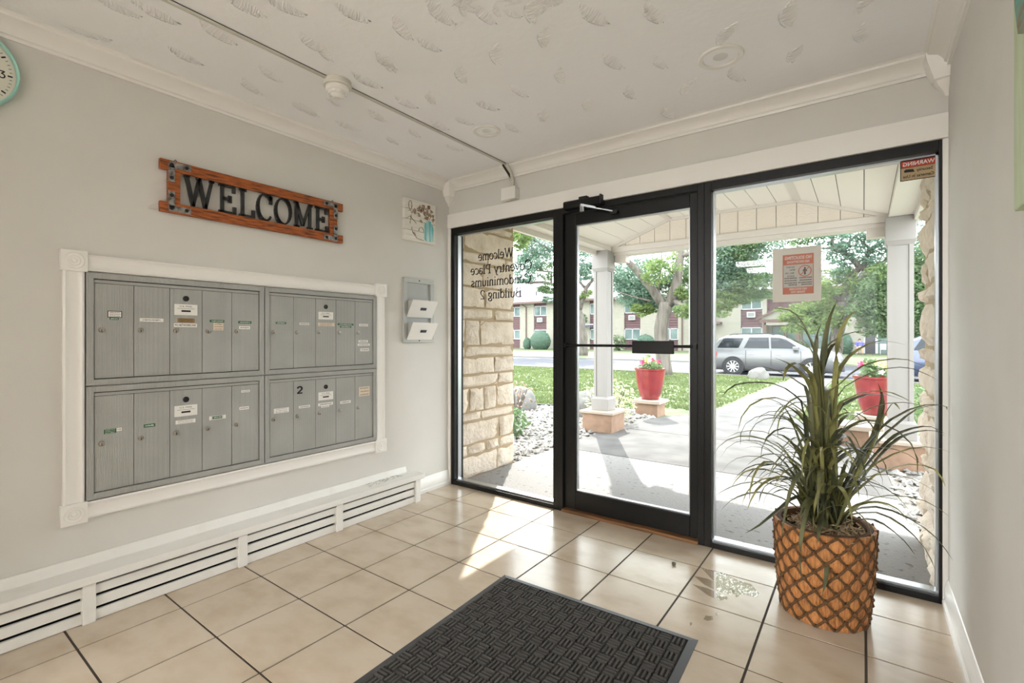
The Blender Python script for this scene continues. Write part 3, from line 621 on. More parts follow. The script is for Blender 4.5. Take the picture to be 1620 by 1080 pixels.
# ------------------------------------------------------------------ ceiling fittings
def downlight(x, y, z, r, label, nrm=(0, 0, -1), grp='recessed ceiling lights'):
    t = thing('recessed_light', label, 'ceiling light', (x, y, z), grp)
    MB().lathe([(r, 0), (r, .004), (r*.96, .008), (r*.78, .007), (r*.72, -.01)], (x, y, z), 32, nrm, caps=False).build('trim_ring', M_trim, t, smooth=True)
    MB().lathe([(r*.73, -.01), (r*.66, -.006), (r*.45, -.001), (r*.2, .001), (0, .0015)], (x, y, z), 28, nrm, caps=False).build('lens', M_lens, t, smooth=True)
    return t
downlight(-.53, 2.342, ZC, .098, 'white round recessed ceiling light above the plant side')
downlight(-1.894, 2.321, ZC, .088, 'white round recessed ceiling light near the wire channel')
rw = thing('cable_channel', 'thin surface cable channel running along the ceiling to the front wall', 'cable channel', (-2.135, 2.0, ZC))
M_chan = mat('channel_ivory', (206, 203, 192), .5)
CH = [(-.009, 0), (-.007, -.012), (.007, -.012), (.009, 0)]
for ya, yb in ((YB+.05, 1.375), (1.485, YF-.105)): MB().sweep(CH, ya, yb, lambda t, p, q: (-2.135+p, t, ZC+q)).build('channel', M_chan, rw)
bx('shadow_strip', M_dark, -2.1262, -2.1255, YB+.05, YF-.1, ZC-.004, ZC-.0005, rw)  # dark strip drawn in as the shadow line beside the channel
MB().hexa([(-2.15, YF-.1, ZC-.012), (-2.115, YF-.1, ZC-.012), (-2.115, YF-.02, z0-.03), (-2.15, YF-.02, z0-.03), (-2.15, YF-.09, ZC-.002), (-2.115, YF-.09, ZC-.002), (-2.115, YF-.002, z0-.02), (-2.15, YF-.002, z0-.02)]).build('elbow', M_chan, rw)
MB().prism([(0, 0), (.018, -.09), (.03, -.06), (.012, .01)], lambda a, b: (-2.155+a, YF-.108+(-b)*.9, ZC-.014+b*.9), (0, -.003, -.003)).build('open_cover', M_dark, rw)
bx('drop', M_chan, -2.147, -2.12, YF-.022, YF-.003, 2.355, z0-.01, rw)
jb_ = thing('junction_box', 'small white junction box on the wall over the sidelight', 'junction box', (-2.134, YF, 2.25))
bx('box_body', M_trim, -2.20, -2.075, YF-.055, YF, 2.252, 2.335, jb_, bevel=.004); bx('box_cover', M_trim, -2.203, -2.072, YF-.062, YF-.055, 2.248, 2.339, jb_, bevel=.002)
sm = thing('smoke_detector', 'white round smoke detector on the ceiling', 'smoke detector', (-2.135, 1.43, ZC))
MB().lathe([(.067, 0), (.069, .024), (.065, .03), (.056, .032)], (-2.135, 1.43, ZC), 32, (0, 0, -1)).build('base', M_chan, sm, smooth=True)
MB().lathe([(.056, .032), (.057, .044), (.05, .052), (.042, .054), (.038, .062)], (-2.135, 1.43, ZC), 32, (0, 0, -1)).build('ring', M_trim, sm, smooth=True)
MB().lathe([(.036, .056), (.034, .07), (.022, .078), (.018, .084), (0, .086)], (-2.135, 1.43, ZC), 24, (0, 0, -1), caps=False).build('chamber', M_trim, sm, smooth=True)
for k in range(6):
    a = k*math.pi/3; MB().obox((-2.135+.04*math.cos(a), 1.43+.04*math.sin(a), ZC-.062), (.004*math.cos(a), .004*math.sin(a), 0), (-.008*math.sin(a), .008*math.cos(a), 0), (0, 0, .006)).build('vent_fin', M_trim, sm)
# unseen wrap-around fill lamps, added to brighten the room (behind the camera)
def fill_lamp(y, label, watts=32.0):
    t = thing('fill_lamp', label, 'ceiling light', (-1.1, y, ZC), 'added fill lamps'); m = bpy.data.materials.get('fill_diffuser')
    if m is None:
        m = bpy.data.materials.new('fill_diffuser'); m.use_nodes = True; b_ = m.node_tree.nodes['Principled BSDF']; b_.inputs['Base Color'].default_value = (.9, .9, .9, 1)
        b_.inputs['Emission Color'].default_value = (1, .985, .975, 1); b_.inputs['Emission Strength'].default_value = watts
    MB().sweep([(-.16, 0), (-.16, -.02), (-.145, -.02), (.145, -.02), (.16, -.02), (.16, 0)], -1.75, -.45, lambda q, p, z: (q, y+p, ZC+z)).build('housing', M_trim, t)
    MB().sweep([(-.15, -.02), (-.15, -.055), (-.12, -.085), (-.05, -.095), (.05, -.095), (.12, -.085), (.15, -.055), (.15, -.02)], -1.73, -.47, lambda q, p, z: (q, y+p, ZC+z)).build('diffuser', m, t, smooth=True)
    for x in (-1.745, -.47): bx('end_cap', M_trim, x, x+.015, y-.155, y+.155, ZC-.1, ZC-.02, t)
fill_lamp(-2.9, 'white wrap-around fill lamp added over the middle of the hall'); fill_lamp(-3.8, 'white wrap-around fill lamp added near the rear window')
# ------------------------------------------------------------------ painting on the right wall
pw = thing('wall_painting', 'pale green painted canvas with brown brush strokes on the right-hand wall', 'painting', (XR, 1.2, 1.5))
M_pg = mat('painting_green', (196, 206, 178), .7, col2=(182, 196, 160), nscale=6, stretch=(1, 6, 1))
bx('canvas', M_pg, XR-.03, XR-.003, .75, 1.585, 1.51, 2.72-.42, pw, bevel=.004)
M_pb = mat('painting_brown', (140, 112, 84), .7, col2=(100, 170, 160), nscale=12, stretch=(1, 1, 4)); M_pt = mat('painting_teal', (110, 178, 168), .7, col2=(170, 206, 180), nscale=14)
MB().prism([(1.56, 2.16), (1.575, 2.06), (1.57, 1.98), (1.54, 1.9), (1.48, 1.87), (1.44, 1.95), (1.45, 2.1), (1.5, 2.18)], lambda a, b: (XR-.0305, a, b), (-.0008, 0, 0)).build('brush_mark', M_pb, pw)
MB().prism([(1.55, 2.26), (1.5, 2.18), (1.42, 2.2), (1.4, 2.28)], lambda a, b: (XR-.0305, a, b), (-.0008, 0, 0)).build('brush_mark', M_pt, pw)
# ------------------------------------------------------------------ door mat
mt = thing('door_mat', 'black ribbed door mat with rubber border on the tiled floor', 'mat', (-.98, 1.25, 0))
MC, MA, MW, ML = Vector((-.985, 1.24, 0)), R(2.1), .475, .745
ax, ay = Vector((math.cos(MA), math.sin(MA), 0)), Vector((-math.sin(MA), math.cos(MA), 0))
mp_ = lambda x, y, z=0: MC+ax*x+ay*y+Vector((0, 0, z))
e = .03
for P in ([(-MW, -ML), (MW, -ML), (MW-e, -ML+e), (-MW+e, -ML+e)], [(MW, -ML), (MW, ML), (MW-e, ML-e), (MW-e, -ML+e)], [(MW, ML), (-MW, ML), (-MW+e, ML-e), (MW-e, ML-e)], [(-MW, ML), (-MW, -ML), (-MW+e, -ML+e), (-MW+e, ML-e)]):
    MB().hexa([mp_(*q, .0005) for q in P]+[mp_(P[0][0], P[0][1], .002), mp_(P[1][0], P[1][1], .002), mp_(P[2][0], P[2][1], .008), mp_(P[3][0], P[3][1], .008)]).build('rubber_border', M_rubber, mt)
MB().hexa([mp_(x, y, z) for z in (.001, .005) for x, y in ((-MW+e, -ML+e), (MW-e, -ML+e), (MW-e, ML-e), (-MW+e, ML-e))]).build('mat_base', mat('mat_ground', (30, 29, 28), .95), mt)
n = MB(); cs = .052; nx_, ny_ = int((2*MW-2*e)/cs), int((2*ML-2*e)/cs); r = random.Random(2)
ox, oy = -(nx_*cs)/2, -(ny_*cs)/2
for i in range(nx_):
    for j in range(ny_):
        x, y = ox+i*cs, oy+j*cs; hz_ = (i+j) % 2
        for k in range(3):
            q = (k+.5)*cs/3; h = r.uniform(.0125, .016); w = cs*.125; g = .002
            if hz_: A = [(x+g, y+q-w), (x+cs-g, y+q-w), (x+cs-g, y+q+w), (x+g, y+q+w)]
            else: A = [(x+q-w, y+g), (x+q+w, y+g), (x+q+w, y+cs-g), (x+q-w, y+cs-g)]
            cx_, cy_ = sum(p[0] for p in A)/4, sum(p[1] for p in A)/4
            B = [(cx_+(a-cx_)*(.6 if not hz_ else .95), cy_+(b-cy_)*(.6 if hz_ else .95)) for a, b in A]
            n.hexa([mp_(a, b, .005) for a, b in A]+[mp_(a, b, h) for a, b in B])
n.build('mat_ribs', M_pile, mt, fix=False, kind='stuff')
# ------------------------------------------------------------------ potted grass plant
PC = Vector((-.147, 2.554, 0)); H_, RB, RT = .40, .158, .186
pl = thing('potted_plant', 'tall spiky grass plant in a woven bark basket by the glazing', 'plant', PC)
def prad(z): t = z/H_; return RB+(RT-RB)*t+.006*math.sin(math.pi*t)
pot = MB().lathe([(RB-.004, 0.001)]+[(prad(H_*k/8)-.005, H_*k/8) for k in range(1, 9)]+[(RT-.022, H_), (RT-.03, H_-.05), (RT-.035, H_-.07), (0, H_-.07)], PC, 36).build('basket', mat('basket_inner', (92, 60, 34), .85), pl, smooth=True)
NA, NR = 15, 5; ch = H_/(NR)
def surf(a, z, d=0): rr_ = prad(max(0, min(H_, z)))+d; return PC+Vector((rr_*math.cos(a), rr_*math.sin(a), z))
r = random.Random(4)
for row in range(-1, 2*NR):
    zc = (row+1)*ch/2
    for k in range(NA):
        ac = 2*math.pi*(k+.5*(row % 2))/NA; da = math.pi/NA*.98; dz = ch/2
        b = MB(); ring = [(-.34, -.66), (.34, -.66), (.74, -.16), (.74, .16), (.34, .66), (-.34, .66), (-.74, .16), (-.74, -.16)]; nn = len(ring)
        for sc_, d in ((1.12, -.003), (1.04, .005), (.6, .0085)):
            for (x, y) in ring: b.v.append(tuple(surf(ac+x*da*sc_, min(H_-.001, max(.001, zc+y*dz*sc_)), d+r.uniform(-.001, .001))))
        for l in range(2):
            for i in range(nn): j = (i+1) % nn; b.face([l*nn+i, l*nn+j, (l+1)*nn+j, (l+1)*nn+i])
        b.face([2*nn+i for i in range(nn)]); b.build('bark_piece', M_bark, pot, fix=False)
for k in range(NA):
    for s in (1, -1):
        pts = []
        for i in range(41):
            z = H_*i/40; a = 2*math.pi*(k+.0)/NA+s*(z/ch)*(math.pi/NA)*2*.5*2/1+math.pi/NA*.0
            pts.append(surf(a, z, .0085+.002*math.sin(i*1.3)))
        for w in (-.0035, .0035):
            n = MB().tube([p+Vector((0, 0, w)) for p in pts], .0030, 5); n.build('twine', M_twine, pot, smooth='all', fix=False)
for row in range(0, 2*NR+1):
    zc = row*ch/2
    if zc < .01 or zc > H_-.01: continue
    for k in range(NA):
        ac = 2*math.pi*(k+.5*((row+1) % 2)+.5)/NA; n = MB().tube([surf(ac+t*.055, zc+.002*math.sin(t*3), .0105) for t in (-1, -.5, 0, .5, 1)], [.003, .0062, .0075, .0062, .003], 6)
        n.build('knot', M_twine, pot, smooth='all', fix=False)
b = MB(); r = random.Random(9)
for k in range(420):
    a, q = r.uniform(0, 6.283), math.sqrt(r.random())*(RT-.035); p = PC+Vector((q*math.cos(a), q*math.sin(a), H_-.05+r.uniform(0, .035)+.02*(1-q/RT)))
    pts = [p]
    for s in range(3): pts.append(pts[-1]+Vector((r.uniform(-.02, .02), r.uniform(-.02, .02), r.uniform(-.012, .012))))
    b.tube(pts, .0028, 4, caps=False)
b.build('moss', M_moss, pl, fix=False, kind='stuff')
def blade(pts, w, m, seed):
    r = random.Random(seed); P = [Vector(p) for p in pts]
    def cr(t):
        n_ = len(P)-1; x = min(t*n_, n_-1e-6); i = int(x); f = x-i; p0, p1, p2, p3 = P[max(i-1, 0)], P[i], P[i+1], P[min(i+2, n_)]
        return .5*((2*p1)+(p2-p0)*f+(2*p0-5*p1+4*p2-p3)*f*f+(3*p1-p0-3*p2+p3)*f**3)
    b = MB(); N = 12; tw = r.uniform(-.5, .5); ref = Vector((r.uniform(-1, 1), r.uniform(-1, 1), .2)).normalized()
    for i in range(N+1):
        t = i/N; p = cr(t); d = (cr(min(1, t+.02))-cr(max(0, t-.02))).normalized()
        sd = d.cross(Vector((0, 0, 1)))
        if sd.length < .25: sd = d.cross(ref)
        sd.normalize(); sd = (sd+d.cross(sd)*tw*t).normalized(); nn = sd.cross(d)
        ww = w*(.55+.45*min(1, t*5))*(1-max(0, (t-.55)/.45)**1.6)+.0006
        b.v += [tuple(p+sd*ww+nn*ww*.35), tuple(p), tuple(p-sd*ww+nn*ww*.35)]
    for i in range(N):
        a = i*3; b.face([a, a+1, a+4, a+3]); b.face([a+1, a+2, a+5, a+4])
    b.build('leaf_blade', m, pl, smooth='all', fix=False)
ZP = H_-.06
D0 = -PC.x*S_+PC.y*C_
A1 = lambda L: [(1110+x/4.05, 460+y/4.05) for x, y in L]
A2 = lambda L: [(1130+x/2.3475, 560+y/2.3475) for x, y in L]
HB = [A1(L) for L in ([(870, 60), (820, 180), (790, 330), (770, 560)], [(430, 110), (560, 125), (640, 200), (690, 300), (740, 450)], [(1000, 125), (940, 170), (880, 300), (860, 480)],
     [(1110, 280), (980, 265), (870, 310), (800, 370), (780, 500)], [(1300, 345), (1150, 320), (1000, 380), (900, 480), (860, 620)], [(1490, 520), (1350, 450), (1200, 440), (1020, 490), (900, 590), (800, 700)],
     [(1520, 575), (1350, 500), (1180, 500), (1000, 570), (860, 700)], [(130, 680), (200, 610), (330, 590), (470, 600), (580, 660), (650, 760)], [(410, 960), (450, 860), (520, 760), (600, 690), (680, 680), (760, 740), (800, 860)],
     [(300, 710), (400, 690), (500, 720), (560, 800), (600, 900)], [(590, 205), (650, 240), (700, 330), (740, 460), (760, 600)], [(800, 170), (760, 230), (730, 330), (720, 470), (740, 640)], [(520, 580), (545, 500), (610, 465), (670, 510), (720, 620)],
     [(620, 290), (680, 350), (730, 450), (760, 580)], [(900, 400), (880, 345), (840, 350), (800, 430), (780, 560)], [(280, 490), (400, 490), (520, 530), (620, 590), (690, 680)], [(470, 430), (560, 470), (640, 540), (700, 640)],
     [(1350, 715), (1220, 655), (1080, 645), (950, 690), (860, 780)], [(1300, 700), (1180, 665), (1050, 670), (930, 720), (860, 800)], [(1270, 760), (1230, 720), (1180, 790), (1120, 950)], [(1620, 740), (1520, 730), (1380, 760), (1250, 860), (1120, 980)],
     [(1160, 640), (1150, 720), (1140, 800), (1090, 960)], [(1130, 590), (1155, 680), (1150, 780), (1100, 930)], [(1600, 890), (1450, 865), (1300, 900), (1180, 980)], [(1610, 915), (1480, 895), (1330, 920), (1200, 1000)])]
HB += [A2(L) for L in ([(5, 525), (60, 495), (150, 475), (260, 500), (350, 570), (400, 640)], [(25, 580), (70, 540), (160, 515), (260, 540), (350, 610)], [(115, 665), (170, 635), (250, 570), (310, 530), (370, 580)],
     [(930, 210), (850, 190), (760, 195), (650, 250), (560, 340), (500, 450)], [(880, 365), (800, 345), (700, 360), (600, 410), (520, 480), (460, 580)], [(890, 490), (820, 430), (720, 410), (600, 450), (500, 540)],
     [(870, 600), (780, 545), (650, 525), (550, 555), (480, 620)], [(885, 765), (820, 680), (720, 610), (600, 570), (500, 590), (430, 650)], [(820, 800), (780, 720), (700, 640), (600, 590), (500, 600)],
     [(745, 745), (690, 680), (600, 620), (520, 620), (450, 660)], [(330, 850), (315, 760), (330, 640), (350, 560), (390, 520)], [(395, 915), (415, 840), (420, 700), (405, 580)], [(195, 320), (220, 250), (280, 190), (350, 180), (420, 230), (440, 330)],
     [(130, 540), (140, 470), (175, 410), (220, 405), (290, 460), (360, 560)], [(60, 500), (110, 440), (190, 430), (280, 470), (370, 560)], [(385, 700), (390, 640), (400, 590)], [(250, 680), (270, 560), (300, 470), (350, 430), (400, 480)], [(330, 620), (350, 560), (400, 540)])]
r = random.Random(21)
sd_ = 0
for L in HB:
    L = L[::-1]; sd_ += 1; kk = r.uniform(-.16, .16); n_ = len(L); P = []
    front = L[-1][1] > 850 or (L[-1][1] > L[0][1]+20 and abs(L[-1][0]-1290) < 40)
    for i, (u, v) in enumerate(L):
        t = i/(n_-1); P.append(ondepth(u, v, D0+(-.2*min(1, t*1.6) if front else kk*t-.02)))
    b0_ = PC+Vector((r.uniform(-.05, .05), r.uniform(-.05, .05), ZP))
    if (P[0]-b0_).length > .12: P = [b0_, b0_.lerp(P[0], .5)+Vector((0, 0, .03))]+P
    else: P = [b0_]+P
    for p in P: p.x = min(p.x, XR-.012); p.y = min(p.y, 2.915)
    blade(P, r.uniform(.0085, .0125), M_bladed if front or r.random() < .45 else M_blade, sd_)
HEADS = [((0, 0), .0, .50, 1.0), ((-.05, -.03), .0, .28, .8), ((.05, .02), .0, .2, .8), ((.0, .03), .05, .36, .9)]
for k in range(112):
    (hx, hy), zl_, zh_, sc_ = HEADS[k % 4]; a = r.uniform(0, 6.283); t0 = r.random(); p = PC+Vector((hx+.02*math.cos(a), hy+.02*math.sin(a), ZP+zl_+(zh_-zl_)*t0))
    el = r.uniform(.95, 1.45); Ln = r.uniform(.34, .62)*sc_; dr_ = r.uniform(1.3, 2.9)
    b0_ = PC+Vector((hx*.5, hy*.5, ZP)); P = [b0_, b0_.lerp(p, .5), p.copy()] if t0 > .25 else [p.copy()]
    for s in range(7):
        p = p+Vector((math.cos(a)*math.cos(el), math.sin(a)*math.cos(el), math.sin(el)))*(Ln/7); el -= dr_*(.10+.14*s/6); P.append(p.copy())
    for p in P: p.x = min(p.x, XR-.012); p.y = min(p.y, 2.915); p.z = max(p.z, .05)
    blade(P, r.uniform(.006, .0095), M_bladed if r.random() < .5 else M_blade, 1000+k)
for k in range(5):
    a = k*1.26; MB().tube([PC+Vector((.02*math.cos(a), .02*math.sin(a), ZP)), PC+Vector((.035*math.cos(a), .035*math.sin(a), ZP+.3)), PC+Vector((.03*math.cos(a+.5), .03*math.sin(a+.5), ZP+.62))], [.006, .005, .003], 7).build('stem', M_bladed, pl, smooth=True)
# ------------------------------------------------------------------ signs on the glazing
ns = thing('no_soliciting_sign', 'square paper sign with orange panel taped to the right-hand glass pane', 'sign', (-.29, GY, 1.41))
Y1 = GY-.0035; c = (ony(1222.5, 437, GY).x, ony(1299.5, 437, GY).x); zt_, zb_ = ony(1260, 391, GY).z, ony(1260, 477, GY).z
bx('backing', M_signp, c[0], c[1], Y1-.001, Y1, zb_, zt_, ns)
q = (ony(1238.5, 435, GY).x, ony(1287.5, 435, GY).x, ony(1262, 465, GY).z, ony(1262, 402, GY).z); w, h = q[1]-q[0], q[3]-q[2]
Y2 = Y1-.0016
fx_ = lambda a, b: (q[1]-a*w, Y2, q[2]+b*h)      # a runs right-to-left: printed to be read from outside
def flat(nm, m, a0, a1, b0, b1, d=.0006): p0, p1 = fx_(a1, b0), fx_(a0, b1); return bx(nm, m, p0[0], p1[0], Y2-d+.0006, Y2+.0006, p0[2], p1[2], ns)
flat('panel', M_signp, 0, 1, 0, 1, .0002); flat('orange_band', M_orange, 0, 1, .74, 1, .0005); flat('orange_band', M_orange, 0, 1, 0, .175, .0005)
flat('orange_edge', M_orange, 0, .025, .175, .74, .0005); flat('orange_edge', M_orange, .975, 1, .175, .74, .0005)
def prt(nm, m, rows):
    n = MB()
    for t, a, b, hh, ww in rows: sans(n, t, 0, 0, hh*h, lambda p, s_: (q[1]-a*w-p, Y2-.0004, q[2]+b*h+s_), (0, 0, 0), ww*w, True)
    n.build(nm, m, ns, fix=False)
prt('white_print', M_paper, [('NO SOLICITING', .5, .91, .11, .86), ('NO EXCEPTIONS', .5, .805, .075, .72), ('NO EXCUSES', .5, .125, .07, .56), ('THANK YOU', .5, .05, .07, .46)])
prt('grey_print', M_signi, [('DO NOT', .75, .68, .055, .27), ('RING', .68, .61, .055, .17), ('BELL OR', .77, .53, .055, .29), ('KNOCK', .74, .455, .055, .24)])
n = MB(); r = random.Random(6)
for a0, a1 in ((.06, .46), (.54, .94)):
    for k, b in enumerate((.39, .33, .27, .22)):
        x = a0
        while x < a1*(1 if k < 3 else .85): ww = r.uniform(.015, .04); p0 = fx_(x+ww, b); p1 = fx_(x, b+.028); n.box(p0[0], p1[0], Y2-.0003, Y2, p0[2], p1[2]); x += ww+.012
n.build('small_print', M_signi, ns)
n = MB(); cc = fx_(.28, .57); Rr = .215*w
for (x0_, y0_), (x1_, y1_) in zip(arc(0, 0, 1, 1, 0, 360, 32)[:-1], arc(0, 0, 1, 1, 0, 360, 32)[1:]):
    n.quad((cc[0]+x0_*Rr, Y2-.0004, cc[2]+y0_*Rr), (cc[0]+x1_*Rr, Y2-.0004, cc[2]+y1_*Rr), (cc[0]+x1_*Rr*.84, Y2-.0004, cc[2]+y1_*Rr*.84), (cc[0]+x0_*Rr*.84, Y2-.0004, cc[2]+y0_*Rr*.84))
n.obox((cc[0], Y2-.0005, cc[2]), (Rr*.62, 0, Rr*.62), (Rr*.05, 0, -Rr*.05), (0, .0001, 0)); n.build('ban_ring', M_orange, ns)
n = MB(); n.lathe([(Rr*.14, 0), (0, .0002)], (cc[0], Y2-.0004, cc[2]+Rr*.52), 12, (0, -1, 0), caps=False)
n.prism([(-.12, -.65), (-.1, .0), (-.34, -.1), (-.3, .1), (-.12, .36), (.12, .36), (.36, .0), (.3, -.12), (.14, .02), (.14, -.65)], lambda a, b: (cc[0]+a*Rr, Y2-.0004, cc[2]+b*Rr), (0, -.0002, 0)); n.build('figure_symbol', M_signi, ns)
ws = thing('camera_warning_sticker', 'orange and beige security camera warning sticker in the upper glass corner', 'sticker', (.2, GY, 1.975))
q = (ony(1424, 262, GY).x, ony(1482.5, 262, GY).x, ony(1453, 279, GY).z-.014, ony(1453, 247, GY).z-.014); w, h = q[1]-q[0], q[3]-q[2]; ns = ws; Y2 = GY-.0045
flat('backing', M_dark, 0, 1, 0, 1, .0001); flat('beige_panel', M_warnb, .025, .975, .035, .64, .0004); flat('red_band', M_warn, .025, .975, .66, .965, .0004)
prt('white_print', M_paper, [('WARNING', .5, .81, .27, .86)]); prt('black_print', M_ink, [('Security', .33, .47, .2, .44), ('Cameras In Use', .5, .2, .2, .84)])
n = MB(); n.prism([(0, 0), (.28, .02), (.3, .1), (.24, .17), (.04, .14)], lambda a, b: (q[1]-(.6+a)*w, Y2-.0003, q[2]+(.4+b)*h), (0, -.0002, 0)); n.build('camera_symbol', M_ink, ws)
# ------------------------------------------------------------------ puddle and pebble on the tiles
M_w2 = mat('wet_tile', (206, 196, 176), .04, col2=(190, 172, 140), nscale=30, spec=.9)
pd = thing('water_splash', 'streaky wet splash of water on the tiles near the basket', 'water', (-.55, 2.37, 0))
def blob(L, m=M_water):
    P = [onz(540+a/2.314, 740+b/2.314, .0006) for a, b in L]; MB().prism([(p.x, p.y) for p in P], lambda a, b: (a, b, .0004), (0, 0, .0012)).build('wet_streak', m, pd, bevel=.0005)
for L in ([(1320, 368), (1400, 385), (1450, 410), (1500, 425), (1532, 462), (1520, 474), (1470, 462), (1445, 474), (1420, 440), (1370, 420), (1345, 395)], [(1290, 395), (1340, 405), (1400, 432), (1440, 450), (1430, 466), (1380, 452), (1330, 428)],
          [(1285, 425), (1340, 440), (1410, 470), (1420, 480), (1385, 486), (1340, 465)], [(1335, 540), (1360, 543), (1362, 556), (1340, 560), (1325, 553)], [(1368, 531), (1382, 532), (1380, 540), (1369, 539)], [(1275, 565), (1285, 566), (1283, 577), (1274, 576)]): blob(L)
p = onz(1066, 893.5, 0)
b = MB(); bm_ = bmesh.new(); bmesh.ops.create_icosphere(bm_, subdivisions=1, radius=.014)
for v_ in bm_.verts: v_.co *= random.uniform(.7, 1.2)
b.v = [(p.x+v_.co.x, p.y+v_.co.y, .009+v_.co.z*.65) for v_ in bm_.verts]; b.f = [[v_.index for v_ in f.verts] for f in bm_.faces]; b.mi = [0]*len(b.f); bm_.free()
tag(b.build('pebble', mat('pebble_grey', (110, 104, 92), .9)), 'small grey pebble lying on the tile before the door', 'pebble')
# ------------------------------------------------------------------ ground outside
def gz(y):
    K = [(-90, -.1), (3, -.07), (6.4, -.07), (9, -.11), (15, -.2), (21.9, -.40)]
    for (a, p), (b, q) in zip(K[:-1], K[1:]):
        if y <= b: return p+(q-p)*max(0, (y-a)/(b-a))
    return K[-1][1]
b = MB(); ys_ = [2.9, 6.4, 9, 12, 15, 18, 21.9]; xs_ = [-120, -40, -20, -10, -5, 0, 5, 20, 80]
b.v = [(x, y, gz(y)-.005) for y in ys_ for x in xs_]; nX = len(xs_)
for j in range(len(ys_)-1):
    for i in range(nX-1):
        b.face([j*nX+i, j*nX+i+1, (j+1)*nX+i+1, (j+1)*nX+i])
struct(b.build('lawn', M_grass, smooth='all'))
struct(bx('bounce_ground', M_conc, -60, 60, -70, -4.4, -.3, -.1)); struct(bx('road', M_road, -150, 100, 22.05, 33, -.9, -.45))  # concrete ground at the rear is unseen, added to bounce neutral light indoors
struct(bx('curb', M_curb, -150, 100, 21.9, 22.05, -.9, -.36)); struct(bx('curb', M_curb, -150, 100, 33, 33.15, -.9, -.36))
b = MB(); b.quad((-150, 33.15, -.37), (100, 33.15, -.37), (100, 50, -.17), (-150, 50, -.17)); b.quad((-150, 50, -.17), (100, 50, -.17), (100, 120, -.1), (-150, 120, -.1)); struct(b.build('far_lawn', M_grass))
ps = struct(thing('porch_slab', loc=(-1.3, 4.7, -.15)))
def slab(nm, P, m, z=-.05):
    zt = [z if q[1] < 7 else gz(q[1])+.02 for q in P]; n = len(P); c = Vector((sum(p[0] for p in P)/n, sum(p[1] for p in P)/n, 0)); b = MB()
    P2 = [(p[0]+(c.x-p[0])*.004/(abs(c.x-p[0])+.01), p[1]+(.006 if c.y > p[1] else -.006)) for p in P]
    b.v = [(p[0], p[1], -.2 if zt_ > -.15 else zt_-.1) for p, zt_ in zip(P2, zt)]+[(p[0], p[1], t) for p, t in zip(P2, zt)]
    b.face(list(range(n))[::-1]); b.face(list(range(n, 2*n)))
    for i in range(n): b.face([i, (i+1) % n, n+(i+1) % n, n+i])
    return b.build(nm, m, ps, bevel=.006)
slab('slab_panel', [(-2.88, 3.04), (.3, 3.04), (.3, 4.2), (.22, 4.82), (-2.86, 4.82)], M_aggr)
slab('slab_panel', [(-2.86, 4.82), (.22, 4.82), (.15, 6.36), (-2.84, 6.36)], M_conc)
slab('slab_panel', [(-2.84, 6.36), (.15, 6.36), (.05, 7.5), (-.6, 8.3), (-.93, 9.0), (-2.17, 9.0), (-2.35, 8.5), (-2.7, 7.6)], M_conc)
wk = struct(thing('walkway', loc=(-1.55, 15, -.3)))
ps = wk; yy = 9.0
while yy < 21.9: slab('walk_panel', [(-2.17, yy), (-.93, yy), (-.93, min(yy+1.45, 21.9)), (-2.17, min(yy+1.45, 21.9))], M_conc); yy += 1.45
# gravel beds
def pebbles(nm, poly, n, seed, hs):
    r = random.Random(seed); xs, ys = [p[0] for p in poly], [p[1] for p in poly]; b = MB(); c = 0
    def inside(x, y):
        k = False
        for (x0, y0), (x1, y1) in zip(poly, poly[1:]+poly[:1]):
            if (y0 > y) != (y1 > y) and x < (x1-x0)*(y-y0)/(y1-y0)+x0: k = not k
        return k
    while c < n:
        x, y = r.uniform(min(xs), max(xs)), r.uniform(min(ys), max(ys))
        if not inside(x, y): continue
        c += 1; z = gz(y)+r.uniform(.0, .03); s = r.uniform(*hs); b0 = len(b.v); a = r.uniform(0, 6.28)
        for k in range(5): t = a+k*1.2566; q = s*r.uniform(.75, 1.2); b.v.append((x+q*math.cos(t), y+q*math.sin(t)*.8, z+r.uniform(-.2, .2)*s))
        b.v += [(x+r.uniform(-.3, .3)*s, y, z+s*.7), (x, y, z-s*.6)]
        for k in range(5): b.face([b0+k, b0+(k+1) % 5, b0+5]); b.face([b0+(k+1) % 5, b0+k, b0+6])
    root = thing(nm, None, None, (sum(xs)/len(xs), sum(ys)/len(ys), -.1))
    MB().prism(poly, lambda a, q: (a, q, gz(q)-.004), (0, 0, .012)).build('bed_soil', M_soil, root)
    b.build('pebbles', M_gravel, root, fix=False, kind='stuff'); root['kind'] = 'stuff'; return root
tag(pebbles('gravel_bed', [(-2.88, 4.0), (-2.86, 6.3), (-2.72, 7.6), (-3.1, 8.4), (-6.6, 7.05), (-7, 3.5), (-3.4, 3.5), (-3.35, 4.05)], 6500, 3, (.024, .042)), 'bed of white gravel left of the porch slab', 'gravel')
tag(pebbles('gravel_bed', [(.24, 4.2), (.16, 6.3), (.06, 7.5), (.3, 8.5), (1.8, 8.5), (2.2, 4.2)], 2200, 4, (.024, .042)), 'bed of white gravel beside the right stone pier', 'gravel')
tag(MB().hexa([(-6.7, 7.03, -.14), (-3.1, 8.4, -.16), (-3.11, 8.43, -.16), (-6.71, 7.06, -.14), (-6.7, 7.03, -.045), (-3.1, 8.4, -.055), (-3.11, 8.43, -.055), (-6.71, 7.06, -.045)]).build('lawn_edging', M_dark), 'black strip edging between gravel and lawn', 'edging')
r = random.Random(77); b = MB()
